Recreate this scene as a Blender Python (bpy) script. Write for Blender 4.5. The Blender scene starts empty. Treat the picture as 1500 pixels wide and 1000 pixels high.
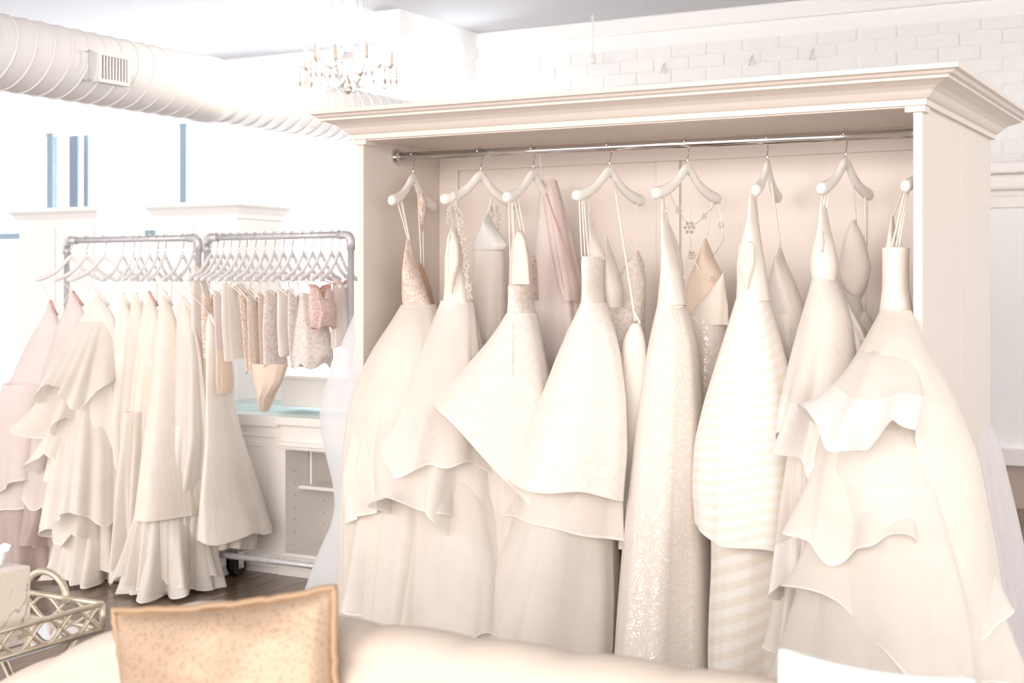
import bpy, bmesh, math, random
import numpy as np
from mathutils import Vector

# ------------------------------------------------------------------ camera, light, exposure
F, H0, CX = 2025.0, 415.0, 750.0
TH = math.radians(29.0)
CT, ST = math.cos(TH), math.sin(TH)
CAM = (3.252, -4.577, 1.55)
sc = bpy.context.scene
COL = sc.collection
cd = bpy.data.cameras.new('camera'); cam = bpy.data.objects.new('camera', cd); COL.objects.link(cam)
cam.location = CAM; cam.rotation_euler = (math.pi/2, 0, TH)
cd.sensor_width = 36; cd.lens = F/1500*36; cd.shift_y = -(500-H0)/1500; cd.clip_start = .05; cd.clip_end = 200
cd.dof.use_dof = True; cd.dof.focus_distance = 5.2; cd.dof.aperture_fstop = 3.5
sc.camera = cam
sc.view_settings.view_transform = 'Standard'; sc.view_settings.look = 'None'
sc.view_settings.gamma = 1; sc.view_settings.use_curve_mapping = False
sc.view_settings.exposure = 0.90
w = bpy.data.worlds.new('daylight'); sc.world = w; w.use_nodes = True
bg = w.node_tree.nodes['Background']; bg.inputs[0].default_value = (1.0, .985, .965, 1); bg.inputs[1].default_value = 1.15
def area(name, loc, rot, sx, sy, power, col):
    l = bpy.data.lights.new(name, 'AREA'); l.shape = 'RECTANGLE'; l.size = sx; l.size_y = sy; l.energy = power; l.color = col
    o = bpy.data.objects.new(name, l); COL.objects.link(o); o.location = loc; o.rotation_euler = rot
    return o
# added warm softbox behind the camera as front fill, simulating unseen windows
area('front_fill_light', (3.0, -13.0, 3.0), (math.radians(87), 0, math.radians(4)), 12.0, 5.0, 700, (1.0, .885, .82))
# daylight from the tall windows in the back wall
area('window_daylight', (-5.2, 6.4, 2.0), (math.radians(-88), 0, math.radians(-18)), 6.0, 2.6, 250, (.93, .97, 1.0))

# ------------------------------------------------------------------ helpers
def ray(x, y):
    u = (x-CX)/F
    return (u*CT-ST, u*ST+CT, (H0-y)/F)
def pxY(x, y, Y):                       # point on the vertical plane Y seen at a pixel
    r = ray(x, y); t = (Y-CAM[1])/r[1]
    return (CAM[0]+t*r[0], Y, CAM[2]+t*r[2])
def pxX(x, y, X):
    r = ray(x, y); t = (X-CAM[0])/r[0]
    return (X, CAM[1]+t*r[1], CAM[2]+t*r[2])
def pxD(x, y, d):
    r = ray(x, y)
    return (CAM[0]+d*r[0], CAM[1]+d*r[1], CAM[2]+d*r[2])
def depth(p):
    return -(p[0]-CAM[0])*ST+(p[1]-CAM[1])*CT
ORG = {}
def org(o):
    return ORG.get(o.name, (0, 0, 0)) if o else (0, 0, 0)
def tag(o, label=None, cat=None, group=None, kind=None):
    if label: o['label'] = label
    if cat: o['category'] = cat
    if group: o['group'] = group
    if kind: o['kind'] = kind
    return o
def thing(name, label, cat, loc=(0, 0, 0), group=None, kind=None):
    o = bpy.data.objects.new(name, None); COL.objects.link(o); o.location = loc; o.empty_display_size = .1
    ORG[o.name] = tuple(loc); tag(o, label, cat, group, kind)
    return o
def mesh_from(name, v, f, mats, smooth=False, uv=None, fm=None):
    me = bpy.data.meshes.new(name)
    v = np.asarray(v, dtype=np.float32)
    if isinstance(f, np.ndarray):
        n = len(f); k = f.shape[1]
        me.vertices.add(len(v)); me.vertices.foreach_set('co', v.ravel())
        me.loops.add(n*k); me.loops.foreach_set('vertex_index', f.ravel().astype(np.int32))
        me.polygons.add(n); me.polygons.foreach_set('loop_start', np.arange(0, n*k, k, dtype=np.int32))
        me.update(calc_edges=True)
    else:
        me.from_pydata(v.tolist(), [], f); me.update()
    for m in (mats if isinstance(mats, (list, tuple)) else [mats]): me.materials.append(m)
    if smooth: me.polygons.foreach_set('use_smooth', np.ones(len(me.polygons), dtype=bool))
    if fm is not None: me.polygons.foreach_set('material_index', np.asarray(fm, dtype=np.int32))
    if uv is not None:
        l = me.uv_layers.new(name='UVMap'); idx = np.zeros(len(me.loops), dtype=np.int32); me.loops.foreach_get('vertex_index', idx)
        l.data.foreach_set('uv', np.asarray(uv, dtype=np.float32)[idx].ravel())
    me.update()
    return me
def link(name, me, parent=None):
    o = bpy.data.objects.new(name, me); COL.objects.link(o)
    if parent is not None:
        o.parent = parent; ORG[o.name] = org(parent)
    return o
def obj(name, v, f, mats, parent=None, smooth=False, uv=None, fm=None):
    v = np.asarray(v, dtype=np.float64)-np.array(org(parent))
    return link(name, mesh_from(name, v, f, mats, smooth, uv, fm), parent)
class MB:
    def __init__(s): s.v = []; s.f = []
    def add(s, v, f):
        b = len(s.v); s.v += [tuple(p) for p in v]; s.f += [tuple(i+b for i in q) for q in f]; return s
    def box(s, x0, x1, y0, y1, z0, z1):
        return s.add([(x0,y0,z0),(x1,y0,z0),(x1,y1,z0),(x0,y1,z0),(x0,y0,z1),(x1,y0,z1),(x1,y1,z1),(x0,y1,z1)],
                     [(3,2,1,0),(4,5,6,7),(0,1,5,4),(1,2,6,5),(2,3,7,6),(3,0,4,7)])
    def tube(s, pts, r, n=8, caps=True, closed=False):
        P = [Vector(p) for p in pts]; m = len(P); rr = r if isinstance(r, (list, tuple)) else [r]*m
        up = None; rings = []
        for i in range(m):
            a = P[(i-1) % m] if (closed or i > 0) else P[i]; b = P[(i+1) % m] if (closed or i < m-1) else P[i]
            t = (b-a).normalized()
            if up is None:
                up = Vector((0, 0, 1)) if abs(t.z) < .9 else Vector((1, 0, 0))
            e = (up-t*up.dot(t)).normalized(); up = e; g = t.cross(e)
            rings.append([P[i]+(e*math.cos(2*math.pi*k/n)+g*math.sin(2*math.pi*k/n))*rr[i] for k in range(n)])
        v = [p for q in rings for p in q]; f = []
        for i in range(m if closed else m-1):
            j = (i+1) % m
            for k in range(n): f.append((i*n+k, i*n+(k+1) % n, j*n+(k+1) % n, j*n+k))
        if caps and not closed:
            f.append(tuple(range(n-1, -1, -1))); f.append(tuple((m-1)*n+k for k in range(n)))
        return s.add(v, f)
    def lathe(s, prof, c=(0, 0, 0), n=16):
        v = []; f = []; m = len(prof)
        for (r, z) in prof:
            for k in range(n): v.append((c[0]+r*math.cos(2*math.pi*k/n), c[1]+r*math.sin(2*math.pi*k/n), c[2]+z))
        for i in range(m-1):
            for k in range(n): f.append((i*n+k, i*n+(k+1) % n, (i+1)*n+(k+1) % n, (i+1)*n+k))
        return s.add(v, f)
    def gem(s, c, r, rz=None):
        rz = rz or r; x, y, z = c
        return s.add([(x+r,y,z),(x,y+r,z),(x-r,y,z),(x,y-r,z),(x,y,z+rz),(x,y,z-rz)],
                     [(0,1,4),(1,2,4),(2,3,4),(3,0,4),(1,0,5),(2,1,5),(3,2,5),(0,3,5)])
    def obj(s, name, mats, parent=None, smooth=False):
        return obj(name, s.v, s.f, mats, parent, smooth)
def bevel(o, wd=.006, seg=2):
    m = o.modifiers.new('bevel', 'BEVEL'); m.width = wd; m.segments = seg; m.limit_method = 'ANGLE'; m.angle_limit = math.radians(40)
    return o
def box(name, x0, x1, y0, y1, z0, z1, mat, parent=None, bv=0):
    o = MB().box(x0, x1, y0, y1, z0, z1).obj(name, mat, parent)
    if bv: bevel(o, bv)
    return o
def struct(o):
    o['kind'] = 'structure'; return o

# ------------------------------------------------------------------ materials
def nt_new(name):
    m = bpy.data.materials.new(name); m.use_nodes = True
    t = m.node_tree; t.nodes.clear(); out = t.nodes.new('ShaderNodeOutputMaterial')
    return m, t, out
def N(t, typ, **kw):
    n = t.nodes.new(typ)
    for k, v in kw.items():
        if k.startswith('i_'): n.inputs[k[2:].replace('_', ' ')].default_value = v
        else: setattr(n, k, v)
    return n
def c4(c): return (c[0], c[1], c[2], 1)
def ramp(t, fac, stops):
    r = t.nodes.new('ShaderNodeValToRGB'); e = r.color_ramp.elements
    e[0].position, e[0].color = stops[0][0], c4(stops[0][1]); e[1].position, e[1].color = stops[1][0], c4(stops[1][1])
    for s in stops[2:]:
        q = e.new(s[0]); q.color = c4(s[1])
    t.links.new(fac, r.inputs[0]); return r.outputs[0]
def plain(name, col, rough=.5, metal=0, vary=.03, scale=6, bump=0, spec=.5, coat=0):
    m, t, out = nt_new(name); b = N(t, 'ShaderNodeBsdfPrincipled')
    b.inputs['Roughness'].default_value = rough; b.inputs['Metallic'].default_value = metal
    b.inputs['Specular IOR Level'].default_value = spec; b.inputs['Coat Weight'].default_value = coat
    co = N(t, 'ShaderNodeTexCoord'); no = N(t, 'ShaderNodeTexNoise'); no.inputs['Scale'].default_value = scale; no.inputs['Detail'].default_value = 4
    t.links.new(co.outputs['Object'], no.inputs['Vector'])
    d = tuple(max(0, c*(1-vary*2)) for c in col)
    t.links.new(ramp(t, no.outputs[0], [(.3, d), (.7, col)]), b.inputs['Base Color'])
    if bump:
        bp = N(t, 'ShaderNodeBump'); bp.inputs['Strength'].default_value = bump; bp.inputs['Distance'].default_value = .01
        t.links.new(no.outputs[0], bp.inputs['Height']); t.links.new(bp.outputs[0], b.inputs['Normal'])
    t.links.new(b.outputs[0], out.inputs[0]); return m
def fabric(name, col, alpha=1.0, trans=.2, kind=None, col2=None, scale=60):
    m, t, out = nt_new(name); L = t.links.new
    co = N(t, 'ShaderNodeTexCoord'); color = None
    b = N(t, 'ShaderNodeBsdfPrincipled'); b.inputs['Roughness'].default_value = .75; b.inputs['Sheen Weight'].default_value = .15
    b.inputs['Specular IOR Level'].default_value = .25
    tr = N(t, 'ShaderNodeBsdfTranslucent')
    no = N(t, 'ShaderNodeTexNoise'); no.inputs['Scale'].default_value = 9; no.inputs['Detail'].default_value = 3
    L(co.outputs['Object'], no.inputs['Vector'])
    col2 = col2 or tuple(c*.95 for c in col); afac = None
    if kind == 'lace':
        vo = N(t, 'ShaderNodeTexVoronoi', feature='SMOOTH_F1'); vo.inputs['Scale'].default_value = scale
        n2 = N(t, 'ShaderNodeTexNoise'); n2.inputs['Scale'].default_value = scale*.45; n2.inputs['Detail'].default_value = 5; n2.inputs['Distortion'].default_value = 2.2
        L(co.outputs['Object'], vo.inputs['Vector']); L(co.outputs['Object'], n2.inputs['Vector'])
        color = ramp(t, n2.outputs[0], [(.44, col2), (.54, col)])
        bp = N(t, 'ShaderNodeBump'); bp.inputs['Strength'].default_value = .5; bp.inputs['Distance'].default_value = .004
        L(n2.outputs[0], bp.inputs['Height']); L(bp.outputs[0], b.inputs['Normal'])
    elif kind == 'glitter':
        vo = N(t, 'ShaderNodeTexVoronoi'); vo.inputs['Scale'].default_value = 230
        L(co.outputs['Object'], vo.inputs['Vector'])
        se = N(t, 'ShaderNodeSeparateColor'); L(vo.outputs['Color'], se.inputs[0])
        gt = N(t, 'ShaderNodeMath', operation='GREATER_THAN'); gt.inputs[1].default_value = .80; L(se.outputs[0], gt.inputs[0])
        color = ramp(t, gt.outputs[0], [(.4, col), (.6, col2)])
        b.inputs['Specular IOR Level'].default_value = .8
        rr = N(t, 'ShaderNodeMapRange'); rr.inputs['To Min'].default_value = .75; rr.inputs['To Max'].default_value = .12; L(gt.outputs[0], rr.inputs['Value']); L(rr.outputs[0], b.inputs['Roughness'])
        bp = N(t, 'ShaderNodeBump'); bp.inputs['Strength'].default_value = .6; bp.inputs['Distance'].default_value = .004
        L(se.outputs[1], bp.inputs['Height']); L(bp.outputs[0], b.inputs['Normal'])
    elif kind == 'stripe':
        sx = N(t, 'ShaderNodeSeparateXYZ'); L(co.outputs['UV'], sx.inputs[0])
        ma = N(t, 'ShaderNodeMath', operation='MULTIPLY'); ma.inputs[1].default_value = scale; sk = N(t, 'ShaderNodeMath', operation='MULTIPLY_ADD'); sk.inputs[1].default_value = .35; L(sx.outputs[0], sk.inputs[0]); L(sx.outputs[1], sk.inputs[2]); L(sk.outputs[0], ma.inputs[0])
        fr = N(t, 'ShaderNodeMath', operation='FRACT'); L(ma.outputs[0], fr.inputs[0])
        color = ramp(t, fr.outputs[0], [(.42, col), (.52, col2), (.95, col2), (1.0, col)])
        mr = N(t, 'ShaderNodeMapRange'); mr.inputs['From Min'].default_value = .42; mr.inputs['From Max'].default_value = .52
        mr.inputs['To Min'].default_value = .7; mr.inputs['To Max'].default_value = .3; L(fr.outputs[0], mr.inputs['Value']); L(mr.outputs[0], b.inputs['Roughness'])
    elif kind == 'floral':
        n2 = N(t, 'ShaderNodeTexNoise'); n2.inputs['Scale'].default_value = scale*.5; n2.inputs['Detail'].default_value = 6; n2.inputs['Distortion'].default_value = 3
        L(co.outputs['Object'], n2.inputs['Vector'])
        color = ramp(t, n2.outputs[0], [(.40, col2), (.50, col), (.60, col), (.66, tuple(c*.75 for c in col2))])
    else:
        color = ramp(t, no.outputs[0], [(.3, col2), (.7, col)])
        wv = N(t, 'ShaderNodeTexNoise'); wv.inputs['Scale'].default_value = 5; wv.inputs['Detail'].default_value = 6; wv.inputs['Distortion'].default_value = .6
        mp = N(t, 'ShaderNodeMapping'); mp.inputs['Scale'].default_value = (4, 4, .7); L(co.outputs['Object'], mp.inputs['Vector']); L(mp.outputs[0], wv.inputs['Vector'])
        bp = N(t, 'ShaderNodeBump'); bp.inputs['Strength'].default_value = .22; bp.inputs['Distance'].default_value = .02
        L(wv.outputs[0], bp.inputs['Height']); L(bp.outputs[0], b.inputs['Normal']); L(bp.outputs[0], tr.inputs['Normal'])
        if kind == 'satin': b.inputs['Roughness'].default_value = .38; b.inputs['Specular IOR Level'].default_value = .5
    L(color, b.inputs['Base Color']); L(color, tr.inputs['Color'])
    mx = N(t, 'ShaderNodeMixShader'); mx.inputs[0].default_value = trans; L(b.outputs[0], mx.inputs[1]); L(tr.outputs[0], mx.inputs[2])
    last = mx.outputs[0]
    if alpha < 1:
        ts = N(t, 'ShaderNodeBsdfTransparent'); m2 = N(t, 'ShaderNodeMixShader'); m2.inputs[0].default_value = alpha
        L(ts.outputs[0], m2.inputs[1]); L(last, m2.inputs[2]); last = m2.outputs[0]
    L(last, out.inputs[0]); return m
def thin_glass(name, tint, refl=.08):
    m, t, out = nt_new(name); ts = N(t, 'ShaderNodeBsdfTransparent'); ts.inputs[0].default_value = c4(tint)
    g = N(t, 'ShaderNodeBsdfGlossy'); g.inputs['Roughness'].default_value = .03
    mx = N(t, 'ShaderNodeMixShader'); mx.inputs[0].default_value = refl
    t.links.new(ts.outputs[0], mx.inputs[1]); t.links.new(g.outputs[0], mx.inputs[2]); t.links.new(mx.outputs[0], out.inputs[0]); return m

IV = (.94, .88, .82); CR = (.94, .865, .785); WH = (.93, .92, .905); BL = (.80, .64, .60); NU = (.76, .57, .43)
M = dict(
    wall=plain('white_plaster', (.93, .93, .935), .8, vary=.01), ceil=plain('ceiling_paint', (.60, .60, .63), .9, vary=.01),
    brick=plain('painted_brick', (.88, .88, .88), .7, vary=.02, scale=20, bump=.2),
    paint=plain('cream_lacquer', (.735, .66, .605), .36, vary=.008), paintw=plain('white_lacquer', (.90, .87, .845), .4, vary=.008),
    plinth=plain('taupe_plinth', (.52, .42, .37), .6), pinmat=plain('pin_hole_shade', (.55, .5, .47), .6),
    frame=plain('window_metal', (.30, .40, .50), .5), postm=plain('post_metal', (.12, .17, .25), .5), duct=plain('white_duct_paint', (.88, .87, .87), .55, vary=.01),
    dark=plain('vent_shadow', (.16, .15, .16), .8), pipe=plain('galvanized_pipe', (.62, .62, .64), .45, .35, vary=.08, scale=30),
    chrome=plain('chrome', (.72, .70, .69), .10, 1, vary=.0), hang=plain('white_hanger_lacquer', (.93, .90, .86), .35, vary=.0),
    hangw=plain('pale_hanger_lacquer', (.88, .87, .87), .4, vary=.0),
    rubber=plain('black_rubber', (.02, .02, .02), .6), steel=plain('caster_steel', (.6, .6, .6), .3, 1),
    gold=plain('antique_gold', (.80, .70, .56), .34, .6, vary=.12, scale=18), brass=plain('brass_clip', (.72, .56, .36), .3, .9),
    mirror=plain('mirror_glass', (.8, .83, .88), .03, .9, vary=0), sofa=plain('cream_velvet', (.63, .54, .465), .8, vary=.02, scale=14, bump=.04),
    tissue=fabric('tissue', (.88, .88, .90)), mint=fabric('pale_mint_cloth', (.80, .84, .80), trans=.1),
    crystal=thin_glass('crystal', (.87, .85, .83), .2), glass=thin_glass('window_glass', (.97, .985, 1.0), .06), gtop=thin_glass('glass_top', (.90, .97, .975), .12),
    candle=plain('candle_sleeve', (.78, .66, .56), .6), chandmetal=plain('chandelier_metal', (.74, .67, .61), .35, .5),
    ivory=fabric('ivory_satin', IV, 1, .15, 'satin'), ivory2=fabric('ivory_crepe', IV, 1, .15), cream=fabric('cream_taffeta', CR, 1, .15),
    organza=fabric('ivory_organza', IV, .85, .15), tulle=fabric('ivory_tulle', (.945, .885, .83), .74, .15), ctulle=fabric('cream_tulle', (.945, .88, .805), .78, .15),
    white=fabric('white_satin', WH, 1, .25, 'satin'), wtulle=fabric('white_tulle', (.93, .94, .96), .7, .25),
    blush=fabric('blush_chiffon', (.87, .745, .71), .9, .2), blushs=fabric('pale_blush_tulle', (.90, .81, .79), .85, .2), mauve=fabric('mauve_tulle', (.68, .56, .53), .75, .2),
    nude=fabric('nude_lining', NU, 1, .3), nude3=fabric('ivory_nude_lining', (.92, .825, .735), 1, .15), nude2=fabric('pale_nude_lining', (.90, .76, .64), 1, .15),
    lace=fabric('ivory_lace', (.93, .88, .83), 1, .15, 'lace', (.84, .73, .65), 70), lacew=fabric('fine_white_lace', (.93, .885, .84), 1, .15, 'lace', (.89, .83, .77), 60),
    laceb=fabric('beige_lace', (.91, .81, .74), 1, .15, 'lace', (.76, .58, .48), 90), laces=fabric('silver_lace', (.88, .82, .79), 1, .15, 'lace', (.74, .65, .61), 80),
    glitter=fabric('glitter_tulle', (.885, .80, .72), 1, .1, 'glitter', (1, .99, .97)), sequin=fabric('champagne_sequin', (.76, .64, .56), 1, .1, 'glitter', (.95, .88, .80)),
    stripe=fabric('striped_organza', (.92, .855, .78), 1, .1, 'stripe', (.94, .91, .875), 22), stripe2=fabric('striped_silk', (.90, .825, .735), 1, .1, 'stripe', (.94, .905, .86), 16),
    floral=fabric('pink_floral_embroidery', (.90, .74, .70), 1, .12, 'floral', (.66, .40, .36), 100), lilac=fabric('lilac_tulle', (.92, .88, .90), .75, .2),
    trim=fabric('hem_ribbon', (.95, .91, .86), .95, .15), band=fabric('hem_satin_band', (.93, .895, .86), .97, .12, 'satin'),
    rose=fabric('rose_ribbon', (.70, .45, .40), 1, .2, 'satin'), strap=fabric('ivory_ribbon', (.93, .87, .80), 1, .1),
    wood=None, jewel=plain('crystal_beads', (.84, .77, .70), .2, .3, vary=.1, scale=80), knob=plain('brushed_knob', (.7, .62, .5), .4, .7),
)
def wood_mat():
    m, t, out = nt_new('walnut_floorboards'); L = t.links.new; b = N(t, 'ShaderNodeBsdfPrincipled')
    co = N(t, 'ShaderNodeTexCoord'); oi = N(t, 'ShaderNodeObjectInfo')
    ad = N(t, 'ShaderNodeVectorMath', operation='MULTIPLY_ADD'); ad.inputs[1].default_value = (9, 1.1, 5); L(co.outputs['Object'], ad.inputs[0])
    cb = N(t, 'ShaderNodeCombineXYZ'); mu = N(t, 'ShaderNodeMath', operation='MULTIPLY'); mu.inputs[1].default_value = 40; L(oi.outputs['Random'], mu.inputs[0])
    L(mu.outputs[0], cb.inputs[0]); L(mu.outputs[0], cb.inputs[1]); L(cb.outputs[0], ad.inputs[2])
    no = N(t, 'ShaderNodeTexNoise'); no.inputs['Scale'].default_value = 3; no.inputs['Detail'].default_value = 7; no.inputs['Distortion'].default_value = .8; L(ad.outputs[0], no.inputs['Vector'])
    c = ramp(t, no.outputs[0], [(.28, (.075, .048, .034)), (.75, (.27, .185, .13)), (.5, (.16, .107, .076))])
    hs = N(t, 'ShaderNodeHueSaturation'); mr = N(t, 'ShaderNodeMapRange'); mr.inputs['To Min'].default_value = .75; mr.inputs['To Max'].default_value = 1.25
    L(oi.outputs['Random'], mr.inputs['Value']); L(mr.outputs[0], hs.inputs['Value']); L(c, hs.inputs['Color']); L(hs.outputs[0], b.inputs['Base Color'])
    b.inputs['Roughness'].default_value = .3; b.inputs['Coat Weight'].default_value = .3; b.inputs['Coat Roughness'].default_value = .15
    L(b.outputs[0], out.inputs[0]); return m
M['wood'] = wood_mat()
def pillow_mat():
    m, t, out = nt_new('gold_leopard_weave'); L = t.links.new; b = N(t, 'ShaderNodeBsdfPrincipled'); co = N(t, 'ShaderNodeTexCoord')
    vo = N(t, 'ShaderNodeTexVoronoi', feature='SMOOTH_F1'); vo.inputs['Scale'].default_value = 105; vo.inputs['Randomness'].default_value = 1; L(co.outputs['Object'], vo.inputs['Vector'])
    c = ramp(t, vo.outputs['Distance'], [(.12, (.31, .21, .14)), (.36, (.42, .30, .21))])
    L(c, b.inputs['Base Color']); b.inputs['Metallic'].default_value = .25; b.inputs['Roughness'].default_value = .45
    bp = N(t, 'ShaderNodeBump'); bp.inputs['Strength'].default_value = .35; bp.inputs['Distance'].default_value = .003; L(vo.outputs['Distance'], bp.inputs['Height']); L(bp.outputs[0], b.inputs['Normal'])
    L(b.outputs[0], out.inputs[0]); return m
M['pillow'] = pillow_mat()
def marble_mat():
    m, t, out = nt_new('veined_marble'); L = t.links.new; b = N(t, 'ShaderNodeBsdfPrincipled'); co = N(t, 'ShaderNodeTexCoord')
    no = N(t, 'ShaderNodeTexNoise'); no.inputs['Scale'].default_value = 5.5; no.inputs['Detail'].default_value = 5; no.inputs['Distortion'].default_value = 1.6; L(co.outputs['Object'], no.inputs['Vector'])
    c = ramp(t, no.outputs[0], [(.47, (.80, .70, .61)), (.492, (.42, .34, .28)), (.514, (.82, .72, .63))])
    L(c, b.inputs['Base Color']); b.inputs['Roughness'].default_value = .3
    L(b.outputs[0], out.inputs[0]); return m
M['marble'] = marble_mat()

# ------------------------------------------------------------------ the room
YB = 5.8; ZC = 3.72
fl = struct(box('floor', -11, 7, -7, YB+.2, -.12, -.004, M['wood']))
pm = mesh_from('floor_plank', *(lambda b: (b.v, b.f))(MB().box(-.0735, .0735, -.698, .698, -.003, .0)), M['wood'])
rnd = random.Random(5)
for i in range(41):
    off = rnd.uniform(-.6, .6)
    for j in range(6):
        o = link('floor_plank', pm, fl); o.location = (-2.75+i*.15, -1.3+j*1.4+off, .0)
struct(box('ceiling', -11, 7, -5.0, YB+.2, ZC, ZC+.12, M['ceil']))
# back wall with window openings
def wx(x): return pxY(x, 300, YB)[0]
zh = pxY(130, 190, YB)[2]; zt = pxY(190, 341, YB)[2]
WIN = [(wx(-60), wx(66)), (wx(66), wx(262)), (wx(262), wx(384)), (wx(438), wx(640))]
mb = MB(); xs = [-11]
for a, b_ in [(WIN[0][0], WIN[2][1]), WIN[3]]: xs += [a, b_]
xs.append(7)
mb.box(-11, 7, YB, YB+.2, zh, ZC)
mb.box(-11, 7, YB, YB+.2, 0, .25)
for k in (0, 2, 4): mb.box(xs[k], xs[k+1], YB, YB+.2, .25, zh)
wb = struct(mb.obj('wall_back', M['wall']))
# painted brick courses on the right part of the back wall
bm_ = mesh_from('brick', *(lambda b: (b.v, b.f))(MB().box(-.1455, .1455, -.007, .0, -.0455, .0455)), M['brick'])
bx0 = wx(596)
for r_ in range(12):
    for k in range(22):
        o = link('brick', bm_, wb); o.location = (bx0+.15+k*.3+(.15 if r_ % 2 else 0), YB-.001+rnd.uniform(-.003, .002), 2.32+r_*.1)
struct(box('trim_1', bx0, 7, YB-.05, YB, ZC-.13, ZC, M['wall'], bv=.01))
# windows: metal frames with glass
def window(idx, x0, x1, fr=None):
    fr = fr or M['frame']
    r = thing('window_%d' % idx, 'tall shop window with dark metal frame in the back wall', 'window', ((x0+x1)/2, YB+.1, .25), kind='structure')
    w_ = .045
    box('window_frame', x0, x0+w_, YB+.06, YB+.13, .25, zh, fr, r)
    box('window_frame', x1-w_, x1, YB+.06, YB+.13, .25, zh, fr, r)
    box('window_head', x0+w_, x1-w_, YB+.06, YB+.13, zh-.03, zh, M['wall'], r)
    box('window_frame', x0+w_, x1-w_, YB+.06, YB+.13, .25, .31, fr, r)
    box('transom', x0+w_, x1-w_, YB+.06, YB+.13, zt-.035, zt+.03, fr, r)
    box('pane', x0+w_, x1-w_, YB+.092, YB+.098, zt+.03, zh-.03, M['glass'], r)
    box('pane', x0+w_, x1-w_, YB+.092, YB+.098, .31, zt-.035, M['glass'], r)
for i, (a, b_) in enumerate(WIN): window(i+1, a, b_, M['wall'] if i == 3 else None)
# steel post of the storefront, between the panes
w2 = lambda x: pxY(x, 300, YB+.22)[0]
p0, p1 = w2(101), w2(114)
box('storefront_post', p0, p1, YB+.22, YB+.26, 0, 3.3, M['postm'])
tag(bpy.data.objects['storefront_post'], 'wide dark steel post standing outside the shop window', 'post')
box('downpipe', w2(122), w2(129), YB+.22, YB+.25, 0, 3.3, M['postm'])
tag(bpy.data.objects['downpipe'], 'narrow dark pipe beside the wide steel post outside the window', 'pipe')
# square pier close to the back wall carrying a ceiling beam
a0, a1 = pxY(556, 0, 4.6)[0], pxY(586, 0, 4.6)[0]
mb = MB().box(a0, a1, 4.6, YB, 0, ZC); pier = struct(mb.obj('trim_2', M['wall']))
mb = MB().box(a0-.03, a1+.03, 4.55, YB, ZC-.22, ZC); mb.obj('capital', M['wall'], pier)

# ------------------------------------------------------------------ ventilation duct
DX, DZ, DR = -2.70, 2.78, .2
du = thing('ventilation_duct', 'round white spiral ventilation duct running under the ceiling', 'duct', (DX, 2.4, DZ))
def circ(Y, r, n=40): return [(DX+r*math.cos(2*math.pi*k/n), Y, DZ+r*math.sin(2*math.pi*k/n)) for k in range(n)]
def pipeY(mb, stations):
    n = 40; v = []; f = []
    for Y, r in stations: v += circ(Y, r)
    for i in range(len(stations)-1):
        for k in range(n): f.append((i*n+k, (i+1)*n+k, (i+1)*n+(k+1) % n, i*n+(k+1) % n))
    mb.add(v, f)
mb = MB(); pipeY(mb, [(-1.6, DR), (2.05, DR), (2.1, DR+.012), (2.2, DR+.012), (2.25, DR-.01), (YB, DR-.01)]); mb.obj('duct_body', M['duct'], du, True)
sm = None
for k in range(44):
    Y = -.9+k*.125
    if Y > 2.0: rr = DR-.01
    else: rr = DR
    mb = MB(); st = [(Y-.006, rr-.002), (Y-.003, rr+.006), (Y+.003, rr+.006), (Y+.006, rr-.002)]; pipeY(mb, st)
    # spiral seam leans along the duct
    mb.v = [(x, y+.055*(z-DZ)/DR*1.0, z) for x, y, z in mb.v]
    mb.obj('duct_seam', M['duct'], du, True)
vent = thing('air_vent', 'small rectangular slatted air vent on the white round duct', 'vent', pxX(163, 100, DX+DR*.98))
p_a = pxX(144, 100, DX+DR)[1]; p_b = pxX(184, 100, DX+DR)[1]; vz = pxX(163, 101, DX+DR)[2]
xv = DX+DR
box('vent_back', xv-.06, xv+.005, p_a, p_b, vz-.075, vz+.075, M['dark'], vent)
mb = MB(); t_ = .014
for (y0, y1, z0, z1) in ((p_a-t_, p_b+t_, vz+.065, vz+.085), (p_a-t_, p_b+t_, vz-.085, vz-.065), (p_a-t_, p_a, vz-.065, vz+.065), (p_b, p_b+t_, vz-.065, vz+.065)):
    mb.box(xv-.05, xv+.02, y0, y1, z0, z1)
mb.obj('vent_frame', M['duct'], vent)
for k in range(9):
    yy = p_a+(p_b-p_a)*(k+.5)/9
    box('slat', xv-.0, xv+.012, yy-.005, yy+.005, vz-.065, vz+.065, M['duct'], vent)
br = thing('duct_bracket', 'slim vertical damper lever beside the air vent on the duct', 'bracket', pxX(131, 95, xv+.02))
q0 = pxX(131, 75, xv+.02); q1 = pxX(131, 117, xv+.02)
MB().tube([(xv-.03, q0[1], q0[2]), q0, q1, (xv-.03, q1[1], q1[2])], .006, 6).obj('lever', M['pipe'], br)
MB().gem(q0, .014).obj('pivot', M['pipe'], br); MB().gem(q1, .014).obj('pivot', M['pipe'], br)
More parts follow.
